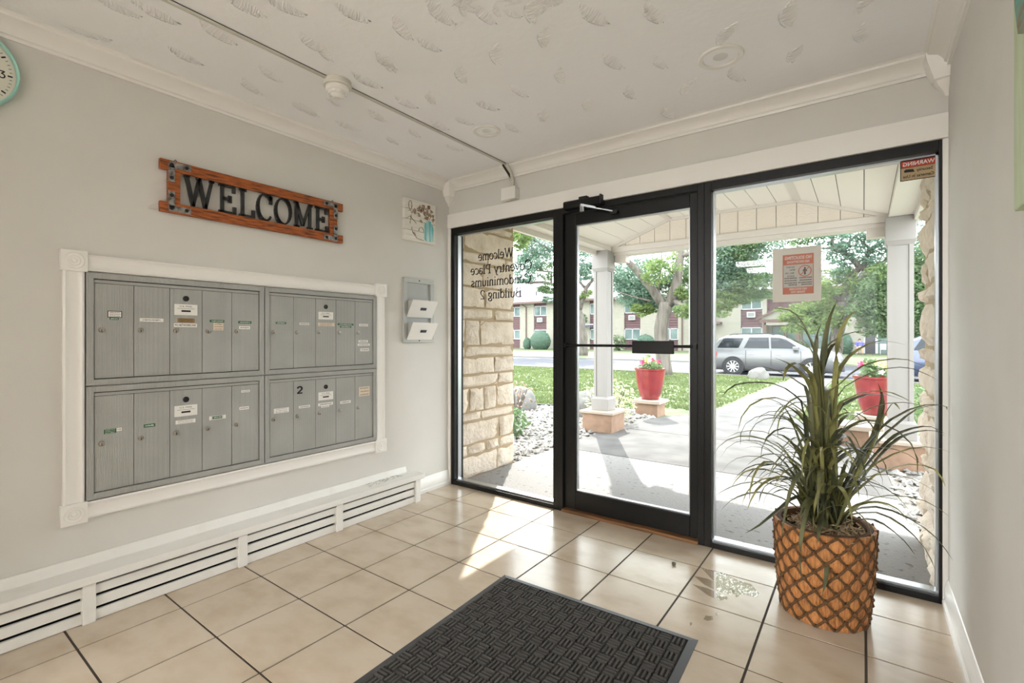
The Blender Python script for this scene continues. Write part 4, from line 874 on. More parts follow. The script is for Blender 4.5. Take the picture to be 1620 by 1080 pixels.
for k in range(42000):
    y = 7.2+14.6*r.random()**1.3; x = r.uniform(-.95*y-.5, .3*y)
    if -2.25 < x < -.85 or (y < 9 and -3.2 < x < .6) or (y < 8.4 and x > -7 and y < 7.05+(x+6.7)*.38+.05) or (x > -.5 and y < 8.7): continue
    s = r.uniform(.012, .022)*(1+y/14); h = r.uniform(.02, .05)*(1+y/40); a = r.uniform(0, 6.28); z = gz(y); n0 = len(b.v)
    b.v += [(x-s*math.cos(a), y-s*math.sin(a), z-.01), (x+s*math.cos(a), y+s*math.sin(a), z-.01), (x+r.uniform(-.02, .02), y+r.uniform(-.02, .02), z+h)]; b.face([n0, n0+1, n0+2])
tag(b.build('grass_blades', M_blade2, fix=False, kind='stuff'), 'short mown grass on the lawn between porch and road', 'grass')
# ------------------------------------------------------------------ stone piers
def stone_mesh(L, H, D, sgn, amp, seed, m):
    r = random.Random(seed); ny_, nz_ = 7, 5; b = MB(); off = Vector((r.uniform(0, 50), r.uniform(0, 50), r.uniform(0, 50))); g = .010
    for j in range(nz_+1):
        for i in range(ny_+1):
            y, z = g+(L-2*g)*i/ny_, g+(H-2*g)*j/nz_; ed = min(i, ny_-i, j, nz_-j)
            d = mnoise.noise(off+Vector((y*9, z*9, 0)))*amp+mnoise.noise(off+Vector((y*26, z*26, 4)))*amp*.5+(0 if ed else -amp*.9)
            jy = mnoise.noise(off+Vector((z*14, 3, i)))*.006 if i in (0, ny_) else 0; jz = mnoise.noise(off+Vector((y*14, 7, j)))*.005 if j in (0, nz_) else 0
            b.v.append((sgn*d, y+jy, z+jz))
    w = ny_+1
    for j in range(nz_):
        for i in range(ny_): a = j*w+i; b.face([a, a+1, a+w+1, a+w])
    loop = [i for i in range(w)]+[j*w+ny_ for j in range(1, nz_+1)]+[nz_*w+i for i in range(ny_-1, -1, -1)]+[j*w for j in range(nz_-1, 0, -1)]
    b0 = len(b.v)
    for k in loop: p = b.v[k]; b.v.append((-sgn*D, p[1], p[2]))
    n = len(loop)
    for k in range(n): b.face([loop[k], loop[(k+1) % n], b0+(k+1) % n, b0+k])
    return b
def pier(nm, xf, sgn, y0, y1, zt, amp, seed):
    xb = xf-sgn*.36; t = struct(thing(nm, loc=((xf+xb)/2, (y0+y1)/2, -.1)))
    xc = sorted((xf-sgn*.022, xb)); bx('mortar_core', M_mortar, xc[0], xc[1], y0, y1-.012, -.12, zt, t)
    r = random.Random(seed); z = -.07; hs = [.2, .1, .21, .085, .24, .12, .17, .1, .26, .11, .19]; k = 0
    while z < zt-.03:
        h = min(hs[k % len(hs)]*r.uniform(.9, 1.1), zt-z); k += 1; y = y0
        while y < y1-.02:
            L = r.uniform(.16, .34) if r.random() < .35 else r.uniform(.4, .75)
            if y1-y-L < .14: L = y1-y
            o = stone_mesh(L, h, .12, sgn, amp, r.random(), M_stone); o.v = [(p[0]+xf+r.uniform(-.003, .003), p[1]+y, p[2]+z) for p in o.v]
            o.build('stone', M_stone, t, smooth=True); y += L
        z += h
pier('wall_porch_left', -2.885, 1, 3.04, 4.0, 2.46, .022, 5)
pier('wall_porch_right', .29, -1, 3.04, 4.0, 2.46, .032, 8)
# ------------------------------------------------------------------ canopy
CX, GYP = -1.3, 6.15
cp = thing('porch_canopy', 'cream boarded gable canopy over the entrance walk', 'canopy', (CX, 4.6, 2.35))
zl, zf, xl, xr_, xa, xb2 = 2.457, 2.742, -2.80, .20, -2.01, -.59
for nm, x0, x1 in (('side_beam', -2.96, -2.8), ('side_beam', .2, .4)): bx(nm, M_creamw, x0, x1, 3.13, 6.33, 2.40, 2.46, cp, bevel=.004)
for x0, x1 in ((-2.99, -2.95), (.39, .43)): bx('fascia', M_creamw, x0, x1, 3.13, 6.36, 2.345, 2.56, cp)
bx('front_beam', M_creamw, xl-.2, xr_+.2, GYP-.02, 6.33, 2.385, 2.457, cp, bevel=.004)
bx('front_beam_lower', M_creamw, xl-.2, xr_+.2, GYP+.02, 6.36, 2.345, 2.385, cp, bevel=.003)
for x0, x1 in ((-2.78, -2.62), (.02, .18)): bx('haunch_block', M_creamw, x0, x1, 6.2, 6.34, 2.25, 2.35, cp, bevel=.004)
bx('front_fascia', M_creamw, xl-.2, xr_+.2, 6.34, 6.365, 2.36, 2.62, cp)
MB().prism([(xl, zl+.021), (xa, zf+.021), (xb2, zf+.021), (xr_, zl+.021), (xr_, zl+.035), (xb2, zf+.035), (xa, zf+.035), (xl, zl+.035)], lambda a, z: (a, 3.13, z), (0, 3.2, 0)).build('soffit_backing', M_brownd, cp)
def soff(xA, zA, xB, zB, nb, nm='soffit_board'):
    for k in range(nb):
        t0, t1 = k/nb, (k+1)/nb; g = .003/abs(xB-xA); t0 += g; t1 -= g
        P = [(xA+(xB-xA)*t, zA+(zB-zA)*t) for t in (t0, t1)]
        MB().hexa([(P[0][0], 3.13, P[0][1]), (P[1][0], 3.13, P[1][1]), (P[1][0], 6.34, P[1][1]), (P[0][0], 6.34, P[0][1]), (P[0][0], 3.13, P[0][1]+.02), (P[1][0], 3.13, P[1][1]+.02), (P[1][0], 6.34, P[1][1]+.02), (P[0][0], 6.34, P[0][1]+.02)]).build(nm, M_cream, cp)
soff(xl, zl, xa, zf, 4); soff(xa, zf, xb2, zf, 7); soff(xb2, zf, xr_, zl, 4)
MB().prism([(-3.05, 2.5), (xa, zf+.02), (xb2, zf+.02), (.45, 2.5), (.45, 2.56), (CX, 3.05), (-3.05, 2.56)], lambda a, z: (a, 3.13, z), (0, 3.25, 0)).build('roof_deck', M_roof, cp)
for x in (xa, xb2): bx('ridge_trim', M_creamw, x-.035, x+.035, 3.13, GYP, zf-.014, zf-.001, cp)
MB().prism([(xl, zl-.02), (xr_, zl-.02), (xr_, zl+.01), (xb2, zf+.01), (xa, zf+.01), (xl, zl+.01)], lambda a, z: (a, GYP+.021, z), (0, .02, 0)).build('gable_backing', M_brownd, cp)
k = 0; x = xl
while x < xr_-.01:
    x1 = min(x+.2, xr_); zt = lambda q: zl+(zf-zl)*(q-xl)/(xa-xl) if q < xa else (zf if q < xb2 else zf+(zl-zf)*(q-xb2)/(xr_-xb2))
    cuts = [x+.003]+[q for q in (xa, xb2) if x < q < x1]+[x1-.003]
    MB().prism([(x+.003, zl-.02), (x1-.003, zl-.02)]+[(q, zt(q)) for q in cuts[::-1]], lambda a, z: (a, GYP, z), (0, .02, 0)).build('gable_board', M_stucco, cp); x = x1
for (xA, zA), (xB, zB) in (((xl, zl), (xa, zf)), ((xa, zf), (xb2, zf)), ((xb2, zf), (xr_, zl))): MB().bar((xA, GYP-.012, zA-.018), (xB, GYP-.012, zB-.018), .022, .034, (0, 0, 1)).build('gable_trim', M_creamw, cp)
downlight(-1.237, 5.3, zf-.001, .085, 'round recessed light in the porch canopy soffit')
def column(x, y, label):
    t = thing('porch_column', label, 'column', (x, y, -.05), 'porch columns')
    pln = bx('plinth', M_tan, x-.215, x+.215, y-.215, y+.215, -.06, .19, t, bevel=.006); bx('plinth_cap', M_tancap, x-.245, x+.245, y-.245, y+.245, .19, .225, pln, bevel=.006)
    bx('base_block', M_col, x-.125, x+.125, y-.125, y+.125, .225, .38, t, bevel=.004); MB().hexa([(x-.125, y-.125, .38), (x+.125, y-.125, .38), (x+.125, y+.125, .38), (x-.125, y+.125, .38), (x-.105, y-.105, .41), (x+.105, y-.105, .41), (x+.105, y+.105, .41), (x-.105, y+.105, .41)]).build('base_mould', M_col, t)
    s = bx('shaft', M_col, x-.09, x+.09, y-.09, y+.09, .38, 2.2, t)
    for a in (-1, 1):
        for c_ in (-1, 1):
            xx, yv = x+a*.082, y+c_*.082; bx('corner_bead', M_col, xx-.018, xx+.018, yv-.018, yv+.018, .4, 2.16, s)
    MB().hexa([(x-.1, y-.1, 2.12), (x+.1, y-.1, 2.12), (x+.1, y+.1, 2.12), (x-.1, y+.1, 2.12), (x-.122, y-.122, 2.16), (x+.122, y-.122, 2.16), (x+.122, y+.122, 2.16), (x-.122, y+.122, 2.16)]).build('capital_mould', M_col, t)
    bx('capital', M_col, x-.118, x+.118, y-.118, y+.118, 2.16, 2.398, t, bevel=.004)
column(-2.90, 6.10, 'cream square porch column seen through the door glass'); column(.29, 6.10, 'cream square porch column beside the right stone pier')
# ------------------------------------------------------------------ red planters, boulders, shrubs
def leaf_cloud(b, c, rx, ry, rz, n, s, r, hollow=.0):
    for k in range(n):
        while 1:
            v = Vector((r.uniform(-1, 1), r.uniform(-1, 1), r.uniform(-1, 1)))
            if hollow < v.length < 1: break
        p = Vector((c[0]+v.x*rx, c[1]+v.y*ry, c[2]+v.z*rz)); a = Vector((r.gauss(0, 1), r.gauss(0, 1), r.gauss(0, .6))).normalized(); d = a.orthogonal().normalized(); d = (d+a.cross(d)*r.uniform(-2, 2)).normalized()
        l, w = s*r.uniform(.7, 1.3), s*.42*r.uniform(.7, 1.2); b.quad(p-a*l, p+d*w, p+a*l, p-d*w)
def planter(x, y, label, z=None):
    g = gz(y); t = thing('flower_pot', label, 'flower pot', (x, y, g+.25), 'red glazed planters'); zb = g+.27; h = .52
    MB().lathe([(.135, 0), (.15, .008), (.165, .05), (.2, .17), (.226, .3), (.24, .42), (.245, .485), (.258, .492), (.26, h), (.24, h), (.228, .46), (0, .46)], (x, y, zb), 28).build('pot', M_red, t, smooth=True)
    r = random.Random(int(x*100)); b = MB(); leaf_cloud(b, (x, y, zb+h+.04), .2, .2, .1, 240, .04, r); leaf_cloud(b, (x-.06, y, zb+h+.14), .08, .1, .12, 90, .035, r); b.build('foliage', M_leafg, t, fix=False, kind='stuff')
    for k in range(12):
        a, q = r.uniform(0, 6.28), r.uniform(.05, .23); p = Vector((x+q*math.cos(a), y+q*math.sin(a), zb+h+r.uniform(.06, .18))); b = MB()
        for m_ in range(5): an = m_*1.257; b.quad(p, p+Vector((.03*math.cos(an-.5), .012, .03*math.sin(an-.5))), p+Vector((.045*math.cos(an), 0, .045*math.sin(an))), p+Vector((.03*math.cos(an+.5), -.012, .03*math.sin(an+.5))))
        b.build('flower', [mat('petal_pink', (214, 60, 110), .7), mat('petal_white', (240, 236, 230), .7), mat('petal_yellow', (236, 206, 110), .7)][k % 3], t, fix=False)
def pedestal(x, y, label):
    g = gz(y); t = thing('pedestal', label, 'pedestal', (x, y, g), 'planter pedestals')
    bx('block', M_tan, x-.19, x+.19, y-.19, y+.19, g-.02, g+.21, t, bevel=.006); bx('cap', M_tancap, x-.235, x+.235, y-.235, y+.235, g+.21, g+.268, t, bevel=.008)
pedestal(-2.92, 7.95, 'tan block pedestal under the red pot seen through the door'); planter(-2.92, 7.95, 'red glazed flower pot on a pedestal seen through the door')
pedestal(.13, 8.2, 'tan block pedestal under the red pot beside the right column'); planter(.13, 8.2, 'red glazed flower pot partly behind the right porch column')
pedestal(-.05, 7.1, 'low tan block at the edge of the walk behind the spiky plant')
def boulder(x, y, rx, rz, label, sd):
    r = Vector((sd*3.1, sd, 2)); bm_ = bmesh.new(); bmesh.ops.create_icosphere(bm_, subdivisions=3, radius=1); b = MB()
    for v in bm_.verts: v.co *= 1+mnoise.noise(v.co*1.6+r)*.16; b.v.append((x+v.co.x*rx, y+v.co.y*rx*.85, gz(y)+rz*.25+v.co.z*rz))
    b.f = [[v.index for v in f.verts] for f in bm_.faces]; b.mi = [0]*len(b.f); bm_.free(); tag(b.build('boulder', M_boulder, smooth='all'), label, 'boulder', 'garden boulders')
boulder(-5.0, 7.05, .33, .36, 'rounded grey boulder on the gravel left of the door frame', 1); boulder(-3.72, 7.05, .3, .34, 'rounded grey boulder half hidden behind the left porch column', 2)
p = onz(1200, 597, -.3); boulder(p.x, p.y, .36, .36, 'pale boulder at the lawn edge in front of the silver car', 3)
def shrub(c, rx, rz, n, s, m, label, grp='garden shrubs', stems=6, nm='shrub', hollow=.2, cat='shrub'):
    r = random.Random(int(c[0]*37+c[1]*11)); z = gz(c[1]) if c[1] < 22 else -.2; t = thing(nm, label, cat, (c[0], c[1], z), grp); b = MB()
    leaf_cloud(b, (c[0], c[1], z+rz*.95), rx, rx, rz, n, s, r, hollow); b.build('foliage', m, t, fix=False, kind='stuff')
    b = MB()
    for k in range(stems): a = k*6.283/stems; b.tube([(c[0], c[1], z-.02), (c[0]+.3*rx*math.cos(a), c[1]+.3*rx*math.sin(a), z+rz*.7), (c[0]+.6*rx*math.cos(a), c[1]+.6*rx*math.sin(a), z+rz*1.5)], [.015*rx/.3, .011*rx/.3, .004*rx/.3], 5)
    b.build('stems', M_bark2, t); return t
shrub((-3.15, 6.85), .42, .34, 700, .035, mat('leaf_variegated', (150, 158, 104), .7, col2=(206, 204, 176), nscale=30, trans=.3), 'variegated shrub behind the left porch column')
shrub((-3.75, 5.0), .3, .2, 350, .05, M_leafg, 'low green plant at the foot of the left stone pier')
t = shrub((-4.35, 6.0), .34, .33, 120, .035, mat('twig_brown', (150, 120, 100), .8), 'bare twiggy shrub beside the left stone pier', stems=14)
shrub((.75, 7.0), .45, .45, 600, .05, M_leafg, 'leafy green shrub behind the right stone pier')
# ------------------------------------------------------------------ trees
def tree(label, base, limbs, blobs, cat='tree', s=.12, seed=1, nm='tree'):
    """limbs: lists of (u, v, y, radius m); blobs: (u, v, y, radius x, radius z, leaves, material)"""
    b0 = Vector(base); t = thing(nm, label, cat, b0, 'trees across the lawn and road'); r = random.Random(seed)
    for k, L in enumerate(limbs):
        P = [ony(u, v, y) for u, v, y, _ in L]; rs = [q[3] for q in L]
        if k == 0: P = [b0+Vector((0, 0, -.1))]+P; rs = [rs[0]*1.25]+rs
        PP, RS = [], []
        for i in range(len(P)-1):
            for f in (0, .5): PP.append(P[i].lerp(P[i+1], f)+Vector((r.uniform(-1, 1), 0, 0))*rs[i]*(.25 if f else 0)); RS.append(rs[i]+(rs[i+1]-rs[i])*f)
        PP.append(P[-1]); RS.append(rs[-1]); MB().tube(PP, RS, 9 if k else 14).build('trunk' if k == 0 else 'limb', M_bark2, t, smooth='all')
    by = {}
    for (u, v, y, rx, rz, n, m) in blobs: by.setdefault(m.name, []).append((ony(u, v, y) if u is not None else Vector(v), rx, rz, n, m))
    for mn in by:
        b = MB()
        for c, rx, rz, n, m in by[mn]:
            for q in range(max(1, int(n*3.6)//45)):   # sprays of leaflets
                while 1:
                    d = Vector((r.uniform(-1, 1), r.uniform(-1, 1), r.uniform(-1, 1)))
                    if d.length < 1: break
                leaf_cloud(b, (c.x+d.x*rx*1.15, c.y+d.y*rx, c.z+d.z*rz*1.15), rx*.42, rx*.42, rz*.3, 45, s*.85, r)
        b.build('crown', m, t, fix=False, kind='stuff')
    return t
Y = 20.0; g = ony(1050, 594, Y); g.z = gz(Y)
tree('big pale-barked tree forking above the door push bar', g, [
    [(1049, 570, Y, .30), (1047, 540, Y, .29), (1049, 500, Y, .27), (1053, 478, Y, .29)],
    [(1050, 482, Y, .2), (1030, 455, Y-.3, .17), (1005, 425, Y-.6, .14), (985, 405, Y-1, .12), (950, 370, Y-1.5, .08)],
    [(1058, 482, Y, .22), (1068, 455, Y, .19), (1075, 420, Y, .17), (1078, 385, Y, .15), (1090, 320, Y, .1), (1085, 230, Y, .05)],
    [(1064, 475, Y, .1), (1078, 482, Y-.3, .085), (1095, 497, Y-.6, .07), (1112, 505, Y-1, .05)], [(1077, 405, Y, .1), (1092, 400, Y, .09), (1120, 392, Y, .07), (1160, 370, Y, .04)],
    [(1040, 470, Y, .05), (1045, 430, Y, .035), (1047, 400, Y, .03)], [(1030, 476, Y, .05), (1005, 470, Y, .04), (980, 462, Y, .02)]],
    [(1020, 440, Y+.5, 1.0, .8, 900, M_leafb), (1000, 455, Y+1.5, .9, .7, 900, M_leafb), (1045, 425, Y-1, .6, .6, 330, M_leafy), (1062, 445, Y+.8, .5, .5, 260, M_leafy), (985, 440, Y+1, .6, .7, 450, M_leafb),
     (1025, 478, Y+1, .8, .35, 500, M_leafb), (1090, 430, Y+1, .7, .9, 600, M_leafg), (1095, 470, Y+.5, .5, .5, 300, M_leafg), (1088, 492, Y-.8, .4, .3, 260, M_leafy), (1020, 490, Y+.5, .5, .3, 250, M_leafy), (1075, 468, Y, .3, .35, 160, M_leafy)] +
    [(None, (g.x+dx, Y+dy, dz), 0, 1.7, 1.1, 420, M_leafg) for dx, dy, dz in ((-3, 0, 8), (0, -1, 9), (2.6, .5, 8.5), (-1.5, 2, 10.2), (1.4, 2, 10.5), (4, -1.5, 7.8), (-4, -2, 8.6), (.5, -3, 8.4), (3, 3, 10), (5.5, 1, 9), (6.5, -2, 9.5))], s=.085, seed=3)
Y = 37.0; g = ony(916, 561, Y); g.z = -.33
tree('leaning forked tree beside the door frame across the road', g, [
    [(918, 545, Y, .6), (917, 520, Y, .5), (915, 500, Y, .45), (913, 488, Y, .4)], [(912, 490, Y, .36), (909, 460, Y, .32), (908, 430, Y, .22), (912, 400, Y, .18), (915, 360, Y, .1)],
    [(915, 492, Y, .3), (923, 470, Y, .25), (927, 456, Y, .17), (936, 445, Y, .14), (950, 430, Y, .1)], [(927, 456, Y, .13), (917, 446, Y, .11), (905, 436, Y, .08)],
    [(907, 462, Y, .16), (885, 452, Y, .14), (860, 446, Y, .13), (835, 447, Y, .1), (815, 440, Y, .06)], [(872, 450, Y, .1), (872, 430, Y, .09), (850, 428, Y, .08), (842, 400, Y, .06), (838, 360, Y, .04)], [(908, 430, Y, .12), (880, 400, Y, .1), (845, 380, Y, .08), (815, 350, Y, .05)]],
    [(835, 365, Y, 1.6, 1.2, 500, M_leafb), (860, 385, Y, 1.5, 1.2, 500, M_leafb), (845, 410, Y, 1.4, 1.0, 300, M_leafb), (865, 428, Y, 1.2, .7, 220, M_leafg), (868, 455, Y, 1.0, .4, 200, M_leafg), (835, 445, Y, 1.2, .5, 160, M_leafb), (920, 410, Y, 1.6, 1.4, 600, M_leafb), (930, 435, Y, 1.2, .8, 260, M_leafb),
     (918, 380, Y, 1.6, 1.2, 400, M_leafb), (905, 470, Y, .8, .6, 90, M_leafy), (930, 470, Y, .6, .6, 70, M_leafy), (828, 372, Y-14, .8, .7, 300, M_leafy), (845, 400, Y+2, 1.8, 1.6, 500, M_leafb), (830, 425, Y+1, 1.3, 1.2, 400, M_leafb), (868, 474, Y, .8, .25, 90, M_leafb)], s=.15, seed=5)
Y = 35.0; g = ony(1322, 572, Y); g.z = -.35
tree('crooked wide-branched tree behind the spiky plant', g, [
    [(1323, 545, Y, .36), (1327, 520, Y, .33), (1332, 500, Y, .31), (1335, 478, Y, .33)], [(1338, 478, Y, .24), (1350, 466, Y, .23), (1360, 455, Y, .22), (1362, 440, Y, .2), (1372, 426, Y, .17), (1388, 418, Y, .13), (1408, 410, Y, .09)],
    [(1337, 480, Y, .22), (1340, 455, Y, .2), (1344, 440, Y, .18), (1360, 424, Y, .17)], [(1362, 428, Y, .17), (1356, 418, Y, .17), (1345, 406, Y, .16), (1332, 398, Y, .13), (1322, 394, Y, .12), (1316, 382, Y, .1), (1320, 368, Y, .08)],
    [(1366, 428, Y, .14), (1368, 410, Y, .13), (1378, 394, Y, .13), (1390, 386, Y, .12), (1402, 376, Y, .1)], [(1330, 397, Y, .09), (1342, 390, Y, .08), (1356, 388, Y, .06)], [(1335, 394, Y, .08), (1348, 378, Y, .07), (1366, 366, Y, .05), (1380, 360, Y, .03)],
    [(1377, 396, Y, .07), (1366, 384, Y, .06), (1352, 372, Y, .04)], [(1322, 394, Y, .06), (1300, 392, Y, .03)], [(1332, 478, Y, .12), (1318, 468, Y, .1), (1305, 460, Y, .06)]],
    [(1330, 375, Y, 1.5, .8, 300, M_leafb), (1370, 370, Y, 1.6, .9, 360, M_leafb), (1310, 410, Y, 1.2, 1.0, 260, M_leafb), (1350, 400, Y, 1.2, .8, 160, M_leafb), (1385, 400, Y, 1.0, 1.0, 200, M_leafb), (1320, 445, Y, 1.2, .9, 300, M_leafy), (1345, 455, Y, .9, .6, 160, M_leafg), (1300, 455, Y, 1.0, .8, 260, M_leafy),
     (1280, 370, Y, 1.6, .6, 260, M_leafg), (1240, 366, Y, 1.6, .5, 260, M_leafg), (1390, 440, Y, .8, .6, 160, M_leafy), (1285, 505, Y, 1.4, .9, 600, M_leafy), (1310, 495, Y, 1.0, .8, 340, M_leafy), (1260, 495, Y, 1.0, .6, 300, M_leafy)], s=.14, seed=7)
Y = 30.0; g = ony(1436, 575, Y); g.z = -.45
tree('dense leafy green tree behind the right porch column', (g.x, 34, -.36), [[(1434, 560, 34, .16), (1432, 530, 34, .14), (1428, 480, 34, .1)], [(1430, 500, 34, .08), (1410, 470, 34, .05)]],
    [(1400, 470, 34, 1.3, 1.4, 1500, M_leafg), (1385, 490, 34, 1.0, 1.0, 900, M_leafg), (1430, 450, 34, 1.4, 1.4, 1300, M_leafg), (1450, 420, 34, 1.2, 1.2, 800, M_leafg), (1450, 490, 34, 1.2, 1.2, 900, M_leafg), (1395, 515, 34, .9, .6, 500, M_leafg), (1445, 525, 34, 1.0, .7, 500, M_leafg), (1440, 385, 34, 1.2, 1.0, 400, M_leafb), (1400, 440, 34, 1.0, .8, 600, M_leafy)], s=.12, seed=9)
Y = 40.0; g = ony(1112, 560, Y); g.z = -.3
tree('broad leafy tree left of the paper sign on the glass', g, [[(1114, 540, Y, .36), (1116, 510, Y, .32), (1120, 480, Y, .3)], [(1120, 482, Y, .2), (1130, 462, Y, .18), (1145, 445, Y, .14), (1165, 430, Y, .1), (1190, 420, Y, .06)], [(1122, 470, Y, .16), (1150, 430, Y, .1), (1170, 400, Y, .06)], [(1150, 445, Y, .1), (1175, 448, Y, .07), (1195, 445, Y, .04)], [(1130, 462, Y, .1), (1160, 462, Y, .07), (1185, 470, Y, .04)]],
    [(1150, 415, Y, 2.0, 1.6, 1400, M_leafb), (1140, 440, Y, 1.8, 1.4, 1100, M_leafb), (1170, 400, Y, 1.7, 1.2, 900, M_leafg), (1175, 440, Y, 1.8, 1.2, 700, M_leafg), (1195, 450, Y, 1.2, 1.0, 360, M_leafg), (1145, 470, Y, 1.6, .8, 600, M_leafy), (1190, 468, Y, 1.4, .5, 260, M_leafg), (1200, 415, Y, 1.4, 1.2, 300, M_leafb), (1160, 385, Y, 2.0, .8, 600, M_leafy), (1210, 385, Y, 1.6, .8, 300, M_leafb), (1140, 490, Y, 1.0, .6, 260, M_leafy), (1100, 430, Y, 2, 2, 600, M_leafb)], s=.15, seed=12)
# ------------------------------------------------------------------ apartment building across the road
FB = 50.0; BZ = -.17
ab = thing('apartment_building', 'two-storey cream brick apartment building with brown panels across the road', 'building', (-15, FB+5, BZ))
bays = [(-45.2, -43.3), (-37.2, -35.35), (-33.23, -31.37), (-25.5, -23.6), (-21.3, -19.45), (-17.1, -15.43), (-13.6, -11.9), (-9.49, -7.66), (.0, 1.9), (4.2, 6.0), (9, 10.8)]
edges = [-60]+[q for b_ in bays for q in b_]+[30]
segs = [(edges[i], edges[i+1]) for i in range(0, len(edges), 2)]
for a, c in segs:
    if a < -7.5 and c > -1:   # entry section is set back
        bx('brick_pier', M_brick, a, -7.28, FB, FB+.5, BZ, 5.45, ab); bx('brick_pier', M_brick, -1.35, c, FB, FB+.5, BZ, 5.45, ab)
        z = 2.9
        while z < 5.3: bx('siding_board', M_brown, -7.28, -1.35, FB+.35, FB+.5, z, min(z+.27, 5.45), ab); z += .29
        bx('entry_wall', M_brick, -7.28, -1.35, FB+.5, FB+.6, BZ, 2.9, ab)
        for k, x in enumerate((-6.9, -5.7, -4.5, -3.3)):
            w = bx('entry_window', M_brownd, x, x+1.05, FB+.42, FB+.5, BZ+.1, 2.3, ab); bx('pane', M_wglass, x+.08, x+.97, FB+.38, FB+.42, BZ+.2, 2.2, w)
    else: bx('brick_pier', M_brick, a, c, FB, FB+.5, BZ, 5.45, ab)
bx('core_wall', M_brown, -60, 30, FB+.6, FB+9, BZ, 5.4, ab)
def window(x0, x1, z0_, z1_, par):
    f = thing('window', loc=((x0+x1)/2, FB+.1, z0_), parent=par); e_ = .09; xm = (x0+x1)/2
    for a in ((x0, x1, z0_, z0_+e_), (x0, x1, z1_-e_, z1_), (x0, x0+e_, z0_, z1_), (x1-e_, x1, z0_, z1_), (xm-.05, xm+.05, z0_, z1_)): pass
    n = MB()
    for a in ((x0, x1, z0_, z0_+e_), (x0, x1, z1_-e_, z1_), (x0, x0+e_, z0_, z1_), (x1-e_, x1, z0_, z1_), (xm-.05, xm+.05, z0_, z1_)): n.box(a[0], a[1], FB+.08, FB+.2, a[2], a[3])
    n.build('sash', M_wframe, f)
    for a, c in ((x0+e_, xm-.05), (xm+.05, x1-e_)): bx('pane', M_wglass, a, c, FB+.13, FB+.16, z0_+e_, z1_-e_, f)
for k, (a, c) in enumerate(bays):
    bx('panel', M_brown, a, c, FB+.15, FB+.3, 5.12, 5.45, ab)
    if k in (6, 8):   # balcony bays
        dr_ = bx('patio_door', M_wframe, a, c, FB+.15, FB+.3, 2.75, 5.1, ab); bx('pane', M_wglass, a+.15, c-.15, FB+.1, FB+.15, 2.9, 4.95, dr_)
        bl = bx('balcony', M_brownd, a-.4, c+.75, FB-1.0, FB, 2.5, 2.72, ab); n = MB(); q = a-.4
        while q <= c+.76: n.box(q-.02, q+.02, FB-1.0, FB-.96, 2.72, 3.6); q += .14
        n.box(a-.4, c+.75, FB-1.02, FB-.94, 3.55, 3.62); n.build('railing', M_doord, bl)
        bx('panel', M_brown, a, c, FB+.15, FB+.3, 2.05, 2.75, ab)
        if k == 8:
            d_ = bx('entry_door', M_doord, .1, .78, FB+.08, FB+.16, BZ, 2.0, ab); bx('door_frame', M_wframe, .78, .95, FB+.05, FB+.16, BZ, 2.05, d_); bx('door_frame', M_wframe, .0, .1, FB+.05, FB+.16, BZ, 2.05, d_)
            bx('patio_glass', M_wglass, .95, 1.9, FB+.1, FB+.16, BZ, 2.0, ab)
        else: window(a, c, BZ+.3, 2.0, ab)
    else:
        window(a, c, 3.85, 5.1, ab); window(a, c, .95, 2.17, ab)
        z = 2.2
        for lo, hi in ((2.2, 3.82), (BZ, .92)):
            z = lo
            while z < hi-.02: bx('panel_board', M_brown, a, c, FB+.15, FB+.3, z, min(z+.26, hi)-.02, ab); z += .27
        if k in (2, 4, 7):
            ac = bx('air_conditioner', M_wframe, a+.55, a+1.25, FB-.12, FB+.15, 3.1, 3.62, ab); bx('grille', M_inkg, a+.62, a+1.18, FB-.13, FB-.12, 3.18, 3.54, ac)
for x in (-34.35, -15.0): MB().tube([(x-.5, FB-.3, 5.35), (x, FB-.1, 5.0), (x, FB-.1, BZ)], .07, 8).build('downspout', M_brownd, ab)
rf = MB().prism([(FB-.7, 5.5), (FB+5.5, 7.9), (FB+12, 5.5)], lambda a, z: (-61, a, z), (92, 0, 0)).build('roof', M_roof, ab)
bx('eave_fascia', M_brownd, -61, 31, FB-.75, FB-.7, 5.38, 5.62, rf); bx('eave_soffit', M_brownd, -61, 31, FB-.7, FB+.6, 5.44, 5.5, rf)
for x in (-34.5, -12): MB().tube([(x, FB+2.5, 6.5), (x, FB+2.5, 7.2)], .08, 8).build('roof_vent', M_doord, rf)
fbx = bx('flower_balcony', M_wframe, -26.6, -24.6, FB-.9, FB, 2.62, 2.75, ab); n = MB(); leaf_cloud(n, (-25.9, FB-.8, 3.3), .5, .3, .6, 160, .16, random.Random(1)); n.build('plants', M_leafg, fbx, fix=False, kind='stuff'); n = MB(); q = -26.6
while q <= -24.5: n.box(q-.03, q+.03, FB-.9, FB-.85, 2.3, 2.75); q += .2
n.build('railing', M_navy, fbx)
en = thing('entry_canopy', 'small gabled entrance canopy of the building opposite behind the silver car', 'canopy', (-5.7, 47, BZ)); EY = 47.0
MB().prism([(-7.4, 2.75), (-4.1, 2.75), (-5.75, 3.75)], lambda a, z: (a, EY, z), (0, 2.9, 0)).build('pediment', M_brick, en)
for s in (-1, 1): MB().bar((-5.75, EY-.02, 3.8), (-5.75+s*1.9, EY-.02, 2.78), .3, .18).build('gable_fascia', M_brownd, en)
bx('beam', M_brownd, -7.4, -4.1, EY-.12, EY+.1, 2.5, 2.78, en); bx('sign_board', M_brick, -7.0, -4.4, EY-.1, EY+.05, 2.28, 2.5, en)
for x in (-7.0, -4.5): bx('post', M_brownd, x-.12, x+.12, EY-.1, EY+.14, BZ-.05, 2.5, en)
